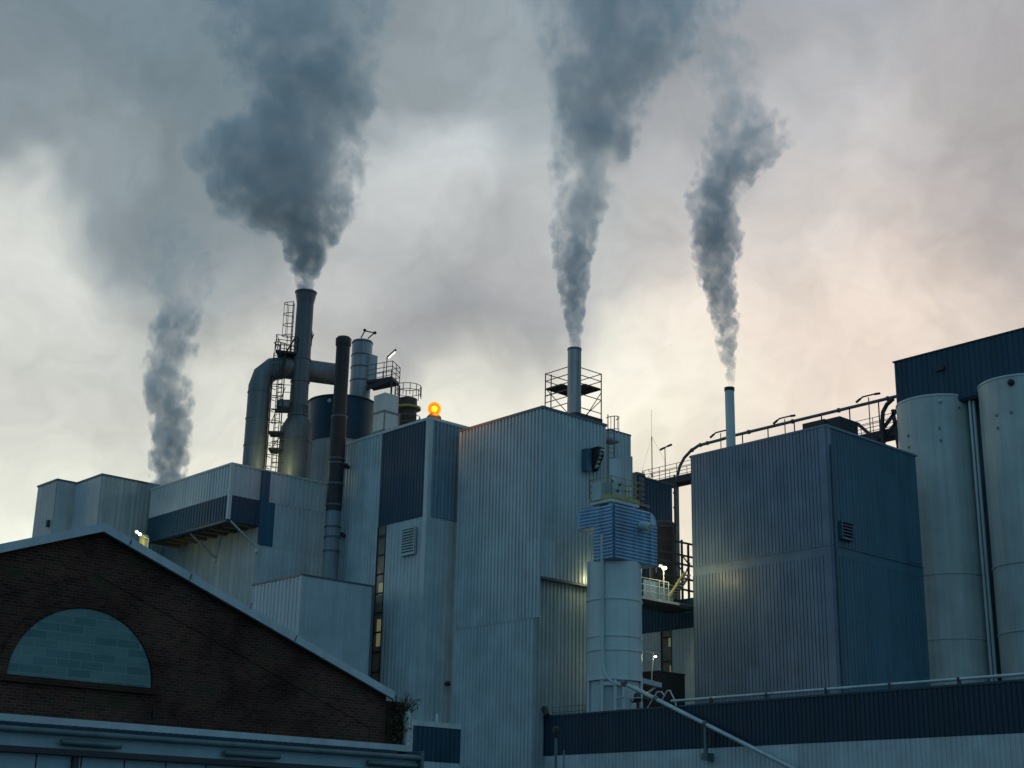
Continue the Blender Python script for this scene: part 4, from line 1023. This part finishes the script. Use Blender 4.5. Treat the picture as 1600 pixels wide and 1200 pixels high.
# lunette
la, lb_ = PY(10, 1055, yb+.1), PY(235, 1073, yb+.1); lc = (la+lb_)/2; lr = (lb_.x-la.x)/2; lt = PY(122, 950, yb+.1).z
zl0 = (la.z+lb_.z)/2
arc = [Vector((lc.x+lr*math.cos(a), yb+.085, zl0+(lt-zl0)*math.sin(a))) for a in [PI*k/40 for k in range(41)]]
MB().extrude(arc, (0, .014, 0)).build('blocked_arch', M['infill'], root)
ao = MB()
for a, b2 in zip(arc, arc[1:]):
    m0 = Vector((lc.x, a.y, zl0)); n0, n1 = (a-m0).normalized(), (b2-m0).normalized()
    ao.extrude([a+n0*.02, b2+n1*.02, b2+n1*.25, a+n0*.25], (0, -.03, 0))
ao.build('arch_surround', M['brick'], root)
MB().box(la.x-.2, lb_.x+.2, yb+.0, yb+.098, zl0-.16, zl0-.01).build('sill', M['brick2'], root)
p = PY(241, 1115, yb+.1); MB().box(p.x-.06, p.x+.06, yb+.05, yb+.099, p.z-.12, p.z+.1).build('wall_tie', M['black'], root)
# downpipe at the right end
a, b2 = PY(637, 1112, yb-.1), PY(631, 1172, yb-.1)
MB().tube([(a.x, yb-.1, 0), (a.x, yb-.1, a.z)], .085, 10).build('downpipe', M['silo'], root)
# dark overgrown buttress
MB().box(xw+.01, a.x+.05, yb+.12, yb+2, 0, ev.z-.25).build('buttress', M['brick2'], root)

# lean-to along the foot of the gable
yl_ = yb-.9
root = thing('lean_to', 'pale blue lean-to with gutters along the foot of the brick gable', 'shed', (ap.x, yl_, 0))
xr_ = PY(660, 1180, yl_).x; xll = xl-2
z_a = PY(300, 1139, yl_+.6).z; 
fz = z_a
MB().box(xll, PY(640, 1165, yb-.3).x, yb-.3, yb+.01, PY(300, 1149, yb-.3).z, PY(300, 1138, yb-.3).z).build('flashing', M['verge'], root)
wv = MB(); zt_ = PY(300, 1149, yb-.3).z
x = xll
while x < xr_-.8:
    wv.extrude([(x, yl_+.25, zt_-.13), (x+.09, yl_+.25, zt_-.10), (x+.18, yl_+.25, zt_-.13), (x+.18, yl_+.25, zt_-.05), (x+.09, yl_+.25, zt_-.02), (x, yl_+.25, zt_-.05)], (0, .38, .04)); x += .181
wv.build('roof_sheet', M['navy2'], root)
zg_ = PY(300, 1159, yl_).z
MB().tube([(xll, yl_, zg_), (xr_, yl_, zg_)], .075, 12).build('gutter', M['gut'], root)
MB().box(xll, xr_, yl_+.15, yl_+.2, zg_-.36, zg_-.02).build('fascia', M['panelw'], root)
MB().box(xll, xr_+.02, yl_+.02, yl_+.3, zg_-.50, zg_-.365).build('lintel', M['dark'], root)
for (x0, x1) in ((97, 188), (353, 437), (577, 650)):
    a, b2 = PY(x0, 1166, yl_+.05), PY(x1, 1166, yl_+.05)
    f = MB().tube([(a.x, yl_+.02, zg_-.21), (b2.x, yl_+.02, zg_-.21)], [.075, .075], 12).tube([(a.x-.05, yl_+.02, zg_-.21), (a.x+.1, yl_+.02, zg_-.21)], .065, 10); f.build('light_fitting', M['gut'], root)
x = xll; k = 0
wd_ = 1.12
while x < xr_-.2:
    MB().box(x+.02, min(x+wd_, xr_)-.02, yl_+.22, yl_+.28, 0, zg_-.51).build('wall_panel', M['panelw'], root); x += wd_
mu = MB()
for px_ in (122, 408): p = PY(px_, 1190, yl_); MB().box(p.x-.07, p.x+.07, yl_+.1, yl_+.215, 0, zg_-.36).build('mullion', M['dark'], root)
MB().box(xr_-.1, xr_+.0, yl_-.08, yl_+.9, zg_-.9, zg_+.2).box(xr_-.3, xr_+.12, yl_+.02, yl_+.16, zg_-.75, zg_-.55).build('end_bracket', M['gut'], root)
MB().box(xll, xr_-.12, yl_+.29, yb, 0, zg_-.1).build('inner_wall', M['dark'], root)

# shrub growing on the brick corner
pb = PY(634, 1104, yb-.05)
root = thing('shrub', 'wild arching shrub sprouting from the brick corner above the white downpipe', 'plant', pb)
sm = MB(); lf = MB(); rnd = random.Random(3)
for k in range(42):
    az = rnd.uniform(0, 2*PI); ln = rnd.uniform(.35, .85); lean = rnd.uniform(.25, 1.0)
    dr = (RT*math.cos(az)+HD*math.sin(az)*.8)
    if dr.dot(RT) < -.25: ln *= .7
    b0 = pb+Vector((rnd.uniform(-.18, .12), rnd.uniform(-.05, .15), -.25))
    pts = [b0+dr*(ln*lean*t)+UPZ*(ln*1.15*(t-.55*lean*t*t)) for t in (0, .25, .5, .75, 1)]
    sm.tube(pts, [.014, .012, .010, .008, .005], 4, False)
    for t in range(9):
        f = .3+.7*t/9; i = min(3, int(f*4)); q = pts[i].lerp(pts[i+1], f*4-i)
        u = Vector((rnd.uniform(-1, 1), rnd.uniform(-1, 1), rnd.uniform(-.7, .5))).normalized(); v_ = u.cross(UPZ).normalized()
        l_ = rnd.uniform(.06, .13); lf.quad(q, q+u*l_*.5+v_*l_*.16, q+u*l_, q+u*l_*.5-v_*l_*.16)
for k in range(420):
    q = pb+Vector((rnd.gauss(-.22, .16), rnd.gauss(0, .14), rnd.gauss(-.62, .36)))
    u = Vector((rnd.uniform(-1, 1), rnd.uniform(-1, .2), rnd.uniform(-1, .4))).normalized(); v_ = u.cross(UPZ).normalized(); l_ = rnd.uniform(.06, .14)
    lf.quad(q, q+u*l_*.5+v_*l_*.25, q+u*l_, q+u*l_*.5-v_*l_*.25)
sm.build('stems', M['twig'], root); lf.build('leaves', M['leaf'], root)

# low navy wall between the lean-to and the tower
q = Bld((646, 1130), 74, (560, 1128), (720, 1141))
root = thing('low_wall', 'low navy clad building gap wall between the lean-to and the central tower', 'wall', (q.x0, q.y0, 0))
zq1, zq2, zq0 = PD(680, 1131, 76).z, PD(680, 1139, 76).z, PD(680, 1192, 76).z
MB().box(q.x0+.1, q.x1, q.y0+.05, q.y0+6, 0, zq1-.1).build('wall', M['light2'], root)
MB().clad('R', q.y0, q.x0, q.x1, zq0, zq2, .3).build('cladding_band', M['navy'], root)
MB().clad('R', q.y0, q.x0, q.x1, 0, zq0-.02, .3).build('front_cladding', M['light'], root)
MB().box(q.x0, q.x1, q.y0-.06, q.y0+.1, zq2+.003, zq1).build('coping', M['trim'], root)
p = PD(683, 1125, 77); o = MB().tube([(p.x, p.y, zq1-.3), (p.x, p.y, PD(683, 1115, 77).z)], .07, 8).build('vent_pipe', M['silo'])
single(o, 'short white vent pipe behind the low navy wall by the central tower', 'pipe')

# ================================================================== smoke plumes (volumes inside shaped hulls)
def plume(label, d, rows, dens, warp, nscale, namp, seed, col=(.64, .84, 1.0), ky=.9, stretch=.8, soft=.30, nscale2=.4, vamp=.5):
    # rows: (photo y, left x, right x, density factor), bottom to top
    st = []
    p0 = PD((rows[0][1]+rows[0][2])/2, rows[0][0], d)
    for (y, xl_, xr2, q) in rows:
        a, b2 = PD(xl_, y, d), PD(xr2, y, d)
        st.append([((a+b2)/2).z-p0.z, ((a-p0).dot(RT)+(b2-p0).dot(RT))/2, abs((b2-a).dot(RT))/2, q])
    h = st[-1][0]; cmin = min(s[1] for s in st)-.01; cmax = max(s[1] for s in st)+.01; hmax = max(s[2] for s in st); qm = max(s[3] for s in st)
    def at(z):
        for s, t in zip(st, st[1:]):
            if z <= t[0]: f = max(0, (z-s[0])/(t[0]-s[0])); return [s[i]+(t[i]-s[i])*f for i in range(4)]
        return st[-1]
    mb = MB(); n = 20; K = 44; rings = []
    for k in range(K+1):
        z = h*k/K; _, c, w_, _q = at(z); i = len(mb.v); rings.append(i)
        for j in range(n):
            a = 2*PI*j/n; rr = w_*1.22+.12
            rr *= 1+.10*mnoise.noise(Vector((math.cos(a)*1.3, math.sin(a)*1.3, z*.25+seed*3.1)))
            mb.v.append(Vector((c+rr*math.cos(a), rr*ky*math.sin(a), z)))
    for k in range(K):
        for j in range(n): mb.f.append((rings[k]+j, rings[k]+(j+1) % n, rings[k+1]+(j+1) % n, rings[k+1]+j)); mb.sm.append(True)
    mb.f.append(tuple(rings[0]+j for j in range(n))[::-1]); mb.sm.append(False); mb.f.append(tuple(rings[-1]+j for j in range(n))); mb.sm.append(False)
    m_ = bpy.data.materials.new('smoke'); m_.use_nodes = True; nt = m_.node_tree; N = nt.nodes; L = nt.links
    N.remove(N['Principled BSDF']); out = N['Material Output']
    def mth(op, a, b=None, c=None, clamp=False):
        x = N.new('ShaderNodeMath'); x.operation = op; x.use_clamp = clamp
        for i, v in enumerate((a, b, c)):
            if v is None: continue
            if isinstance(v, (int, float)): x.inputs[i].default_value = v
            else: L.new(v, x.inputs[i])
        return x.outputs[0]
    tc = N.new('ShaderNodeTexCoord'); P0 = tc.outputs['Object']
    sp0 = N.new('ShaderNodeSeparateXYZ'); L.new(P0, sp0.inputs[0])
    t0 = mth('DIVIDE', sp0.outputs['Z'], h, clamp=True)
    off = N.new('ShaderNodeVectorMath'); off.operation = 'ADD'; off.inputs[1].default_value = (seed*2.3, seed*1.1, seed*.7); L.new(P0, off.inputs[0])
    mp = N.new('ShaderNodeVectorMath'); mp.operation = 'MULTIPLY'; mp.inputs[1].default_value = (1, 1, stretch); L.new(off.outputs[0], mp.inputs[0])
    nw = N.new('ShaderNodeTexNoise'); nw.inputs['Scale'].default_value = nscale*.3; nw.inputs['Detail'].default_value = 2; L.new(mp.outputs[0], nw.inputs['Vector'])
    sb = N.new('ShaderNodeVectorMath'); sb.operation = 'SUBTRACT'; sb.inputs[1].default_value = (.5, .5, .5); L.new(nw.outputs['Color'], sb.inputs[0])
    amp = mth('MULTIPLY_ADD', t0, warp*1.0, warp*.12)
    sc_ = N.new('ShaderNodeVectorMath'); sc_.operation = 'SCALE'; L.new(sb.outputs[0], sc_.inputs[0]); L.new(amp, sc_.inputs['Scale'])
    Pw = N.new('ShaderNodeVectorMath'); Pw.operation = 'ADD'; L.new(P0, Pw.inputs[0]); L.new(sc_.outputs[0], Pw.inputs[1])
    sp = N.new('ShaderNodeSeparateXYZ'); L.new(Pw.outputs[0], sp.inputs[0])
    t = mth('DIVIDE', sp.outputs['Z'], h, clamp=True)
    rp = N.new('ShaderNodeValToRGB'); L.new(t, rp.inputs[0]); el = rp.color_ramp.elements; rp.color_ramp.interpolation = 'LINEAR'
    while len(el) < len(st): el.new(.5)
    for e, s in zip(el, st): e.position = min(1, max(0, s[0]/h))
    for e, s in zip(el, st): e.color = ((s[1]-cmin)/(cmax-cmin), s[2]/hmax, s[3]/qm, 1)
    sr = N.new('ShaderNodeSeparateColor'); L.new(rp.outputs['Color'], sr.inputs[0])
    c = mth('MULTIPLY_ADD', sr.outputs[0], cmax-cmin, cmin); w_ = mth('MULTIPLY', sr.outputs[1], hmax)
    dx = mth('DIVIDE', mth('SUBTRACT', sp.outputs['X'], c), w_); dy = mth('DIVIDE', sp.outputs['Y'], mth('MULTIPLY', w_, ky))
    r_ = mth('SQRT', mth('ADD', mth('MULTIPLY', dx, dx), mth('MULTIPLY', dy, dy)))
    n1 = N.new('ShaderNodeTexNoise'); n1.inputs['Scale'].default_value = nscale; n1.inputs['Detail'].default_value = 6; n1.inputs['Roughness'].default_value = .55; L.new(mp.outputs[0], n1.inputs['Vector'])
    nb = N.new('ShaderNodeTexNoise'); nb.inputs['Scale'].default_value = nscale2; nb.inputs['Detail'].default_value = 4; nb.inputs['Roughness'].default_value = .58; L.new(mp.outputs[0], nb.inputs['Vector'])
    tm = mth('MULTIPLY', t0, 2.2, clamp=True)
    nf = mth('ADD', mth('MULTIPLY', n1.outputs['Fac'], mth('SUBTRACT', 1.0, tm)), mth('MULTIPLY', nb.outputs['Fac'], tm))
    vo = N.new('ShaderNodeTexVoronoi'); vo.feature = 'F1'; vo.inputs['Scale'].default_value = nscale*.8; vo.inputs['Detail'].default_value = 1; vo.inputs['Roughness'].default_value = .5; L.new(mp.outputs[0], vo.inputs['Vector'])
    bil = mth('SUBTRACT', .55, vo.outputs['Distance'])
    na = mth('ADD', mth('MULTIPLY', mth('SUBTRACT', nf, .5), namp), mth('MULTIPLY', bil, vamp))
    v = mth('ADD', mth('SUBTRACT', 1.12, r_), na)
    v = mth('SUBTRACT', v, mth('MULTIPLY', mth('SUBTRACT', r_, .95, clamp=True), 2.0))
    so_ = mth('MULTIPLY_ADD', t0, soft-.12, .12)
    q_ = mth('DIVIDE', v, so_, clamp=True)
    lump = N.new('ShaderNodeMapRange'); lump.interpolation_type = 'SMOOTHSTEP'; lump.inputs[1].default_value = .36; lump.inputs[2].default_value = .66; lump.inputs[3].default_value = .45; lump.inputs[4].default_value = 1.55; L.new(nf, lump.inputs[0])
    mr = mth('MULTIPLY', mth('MULTIPLY', q_, q_), lump.outputs[0])
    # thins as the plume widens
    dn = mth('MULTIPLY', mth('MULTIPLY', mr, sr.outputs[2]), dens*qm*.80)
    pv_ = N.new('ShaderNodeVolumePrincipled'); pv_.inputs['Color'].default_value = (*col, 1); pv_.inputs['Anisotropy'].default_value = .15
    L.new(dn, pv_.inputs['Density']); L.new(pv_.outputs[0], out.inputs['Volume'])
    ob = mb.build('smoke_plume', m_)
    ob.location = p0; ob.rotation_euler = (0, 0, math.atan2(RT.y, RT.x))
    single(ob, label, 'smoke', 'smoke plumes over the plant', 'thing')
    return ob
plume('dense dark plume leaning left from the tall flared stack', d1,
      [(461, 464, 489, 2.2), (440, 458, 494, 2.0), (405, 443, 512, 1.5), (375, 432, 526, 1.1), (352, 418, 540, .75), (336, 335, 552, .50), (312, 312, 560, .38), (290, 345, 566, .38), (258, 282, 574, .30), (228, 288, 580, .30), (205, 345, 584, .32), (180, 378, 586, .33), (155, 352, 590, .32), (125, 390, 592, .32), (95, 345, 600, .24), (60, 310, 612, .20), (0, 290, 630, .17), (-70, 280, 640, .10), (-120, 300, 640, .0)],
      1.0, 2.6, 1.1, 3.2, 1, soft=.5, nscale2=.40, vamp=.6)
plume('broad plume rising straight from the scaffolded chimney', 88.5,
      [(546, 890, 907, 2.2), (520, 885, 911, 2.3), (480, 874, 917, 1.9), (420, 860, 926, 1.3), (360, 855, 940, .72), (300, 855, 962, .55), (240, 855, 992, .44), (180, 855, 1015, .38), (120, 855, 1055, .32), (60, 840, 1120, .26), (0, 815, 1165, .21), (-70, 780, 1190, .09), (-120, 770, 1200, 0)],
      1.0, 2.2, 1.4, 2.2, 2, soft=.6, nscale2=.40, vamp=.6)
plume('narrow wavy plume from the slim pale blue chimney', 98,
      [(607, 1139, 1147, .7), (590, 1134, 1149, 1.3), (550, 1120, 1152, 1.5), (500, 1107, 1155, 1.4), (465, 1100, 1158, 1.2), (430, 1082, 1155, 1.1), (395, 1080, 1164, 1.0), (350, 1066, 1160, .85), (300, 1074, 1168, .7), (265, 1084, 1195, .5), (225, 1092, 1248, .30), (190, 1100, 1225, .26), (150, 1100, 1198, .17), (105, 1072, 1192, .13), (60, 1030, 1175, .11), (0, 975, 1150, .09), (-60, 940, 1130, .05), (-110, 930, 1120, 0)],
      1.0, 1.8, 1.5, 2.3, 3, soft=.45, nscale2=.7, vamp=.8)
plume('short grey steam plume behind the far left building', 103,
      [(775, 236, 288, 1.3), (740, 231, 292, 1.3), (690, 230, 302, 1.1), (640, 228, 304, .9), (590, 214, 298, .75), (540, 224, 312, .75), (500, 242, 322, .6), (475, 245, 318, .28), (440, 212, 345, .12), (390, 198, 355, .11), (340, 195, 340, .06), (300, 195, 330, 0)],
      1.0, 2.0, 1.4, 2.4, 4, soft=.45, nscale2=.6, vamp=.8)

# ================================================================== sky and light
W = bpy.data.worlds.new('World'); S.world = W; W.use_nodes = True
nt = W.node_tree; N = nt.nodes; L = nt.links
bg = N['Background']
sund = (ray(1010, 900)).normalized(); saz = math.atan2(sund.x, sund.y); sel = R(7)
sky = N.new('ShaderNodeTexSky'); sky.sky_type = 'NISHITA'; sky.sun_disc = False; sky.sun_elevation = sel; sky.sun_rotation = saz
tc = N.new('ShaderNodeTexCoord'); DIR = tc.outputs['Generated']
def vm(op, a, b=None, s=None):
    x = N.new('ShaderNodeVectorMath'); x.operation = op
    for i, v in enumerate((a, b)):
        if v is None: continue
        if isinstance(v, (tuple, Vector)): x.inputs[i].default_value = tuple(v)
        else: L.new(v, x.inputs[i])
    if s is not None:
        if isinstance(s, (int, float)): x.inputs['Scale'].default_value = s
        else: L.new(s, x.inputs['Scale'])
    return x
def wm(op, a, b=None, c=None, clamp=False):
    x = N.new('ShaderNodeMath'); x.operation = op; x.use_clamp = clamp
    for i, v in enumerate((a, b, c)):
        if v is None: continue
        if isinstance(v, (int, float)): x.inputs[i].default_value = v
        else: L.new(v, x.inputs[i])
    return x.outputs[0]
def mixc(f, a, b):
    x = N.new('ShaderNodeMix'); x.data_type = 'RGBA'; x.clamp_factor = True
    for nm, v in (('Factor', f), ('A', a), ('B', b)):
        if isinstance(v, (int, float)): x.inputs[nm].default_value = v
        elif isinstance(v, tuple): x.inputs[nm].default_value = (*v, 1)
        else: L.new(v, x.inputs[nm])
    return x.outputs['Result']
def sstep(v, lo, hi, o0=0, o1=1):
    x = N.new('ShaderNodeMapRange'); x.interpolation_type = 'SMOOTHSTEP'
    for i, q in ((1, lo), (2, hi), (3, o0), (4, o1)): x.inputs[i].default_value = q
    L.new(v, x.inputs[0]); return x.outputs[0]
def cnoise(scale, detail, rough, off, stretch=(1, 1, 1), src=None):
    mp = vm('MULTIPLY', vm('ADD', src or DIR, off).outputs[0], stretch); n_ = N.new('ShaderNodeTexNoise')
    n_.inputs['Scale'].default_value = scale; n_.inputs['Detail'].default_value = detail; n_.inputs['Roughness'].default_value = rough
    L.new(mp.outputs[0], n_.inputs['Vector']); return n_
nwp = cnoise(5, 4, .55, (1.3, .2, .7))
wdir = vm('NORMALIZE', vm('ADD', DIR, vm('SCALE', vm('SUBTRACT', nwp.outputs['Color'], (.5, .5, .5)).outputs[0], s=.22).outputs[0]).outputs[0]).outputs[0]
sepw = N.new('ShaderNodeSeparateXYZ'); L.new(wdir, sepw.inputs[0])
def lobe(px, py, rdeg):
    d_ = ray(px, py).normalized(); dt_ = N.new('ShaderNodeVectorMath'); dt_.operation = 'DOT_PRODUCT'; L.new(wdir, dt_.inputs[0]); dt_.inputs[1].default_value = tuple(d_)
    return sstep(dt_.outputs['Value'], math.cos(R(rdeg)), 1.0)
rp = N.new('ShaderNodeValToRGB'); L.new(sepw.outputs['Z'], rp.inputs[0]); rp.color_ramp.interpolation = 'B_SPLINE'
E_l = [(0.0, (.76, .74, .62)), (.18, (.82, .81, .69)), (.28, (.72, .72, .65)), (.36, (.55, .56, .555)), (.45, (.40, .435, .455)), (.54, (.25, .31, .35)), (.7, (.19, .24, .28)), (1, (.18, .24, .29))]
el = rp.color_ramp.elements
while len(el) < len(E_l): el.new(.5)
for e, (q, c) in zip(el, E_l): e.position = q
for e, (q, c) in zip(el, E_l): e.color = (*c, 1)
cfront = rp.outputs['Color']
hd_ = N.new('ShaderNodeVectorMath'); hd_.operation = 'DOT_PRODUCT'; L.new(DIR, hd_.inputs[0]); hd_.inputs[1].default_value = tuple(HD)
back = sstep(hd_.outputs['Value'], .75, -.25)
BACK = (.15, .285, .385)
col = mixc(back, cfront, BACK)
# regional cloud masses (direction space)
for (px, py, rd_, c, k) in (
    (1400, 370, 12, (.78, .63, .55), .7), (1560, 60, 10, (.42, .43, .46), .6), (1300, 570, 9, (.92, .79, .68), .55), (1180, 250, 7, (.52, .53, .54), .5),
    (60, 110, 13, (.17, .225, .265), .75), (330, 60, 9, (.16, .23, .27), .65), (730, 80, 8, (.34, .40, .43), .6),
    (1130, 40, 7, (.27, .31, .36), .5), (170, 330, 6, (.36, .42, .44), .5), (60, 280, 5, (.30, .36, .39), .5),
    (740, 490, 5.5, (.33, .355, .39), .85), (620, 560, 4, (.44, .45, .46), .5), (40, 440, 5, (.92, .92, .84), .65), (330, 640, 5, (.70, .72, .66), .5), (120, 620, 5, (.62, .65, .61), .4),
    (690, 225, 3.5, (.74, .77, .78), .5), (620, 330, 4, (.60, .62, .62), .4), (790, 640, 4.5, (.95, .94, .82), .7), (1010, 630, 5.5, (.93, .89, .76), .6), (30, 800, 5, (.92, .95, .82), .7), (820, 350, 4, (.56, .57, .57), .35)):
    col = mixc(wm('MULTIPLY', lobe(px, py, rd_), k), col, c)
n2 = cnoise(7, 8, .6, (3.1, 1.7, .4), (1, 1, 1.2), wdir); n3 = cnoise(26, 6, .6, (.3, 4.7, 2.4), (1, 1, 1), wdir)
br_ = wm('ADD', wm('MULTIPLY_ADD', n2.outputs['Fac'], 1.0, .50), wm('MULTIPLY_ADD', n3.outputs['Fac'], .30, -.15))
col = vm('SCALE', col, s=br_).outputs[0]
skyc = vm('SCALE', sky.outputs[0], s=.9).outputs[0]
# the Nishita sky shows through the thin cloud; the strength below is its strength
full = N.new('ShaderNodeMix'); full.data_type = 'RGBA'; full.inputs['Factor'].default_value = .93
L.new(skyc, full.inputs['A'])
cl10 = vm('SCALE', col, s=10.0).outputs[0]; L.new(cl10, full.inputs['B'])
L.new(full.outputs['Result'], bg.inputs['Color']); bg.inputs['Strength'].default_value = .10

sn = bpy.data.lights.new('sun', 'SUN'); sn.energy = .5; sn.angle = R(20); sn.color = (1, .86, .68)
sno = bpy.data.objects.new('sun', sn); COL.objects.link(sno)
sd = Vector((math.sin(saz)*math.cos(sel), math.cos(saz)*math.cos(sel), math.sin(sel)))
sno.rotation_euler = sd.to_track_quat('Z', 'Y').to_euler()

S.view_settings.view_transform = 'Standard'; S.view_settings.look = 'None'; S.view_settings.exposure = 0; S.view_settings.gamma = 1
S.render.engine = 'CYCLES'
cyc = S.cycles
cyc.use_denoising = True
try: cyc.denoiser = 'OPENIMAGEDENOISE'
except Exception: pass
cyc.max_bounces = 5; cyc.diffuse_bounces = 3; cyc.glossy_bounces = 2; cyc.volume_bounces = 1; cyc.transparent_max_bounces = 8
cyc.volume_step_rate = .25; cyc.volume_max_steps = 400
cyc.use_adaptive_sampling = True; cyc.adaptive_threshold = .02
cyc.sample_clamp_indirect = 4
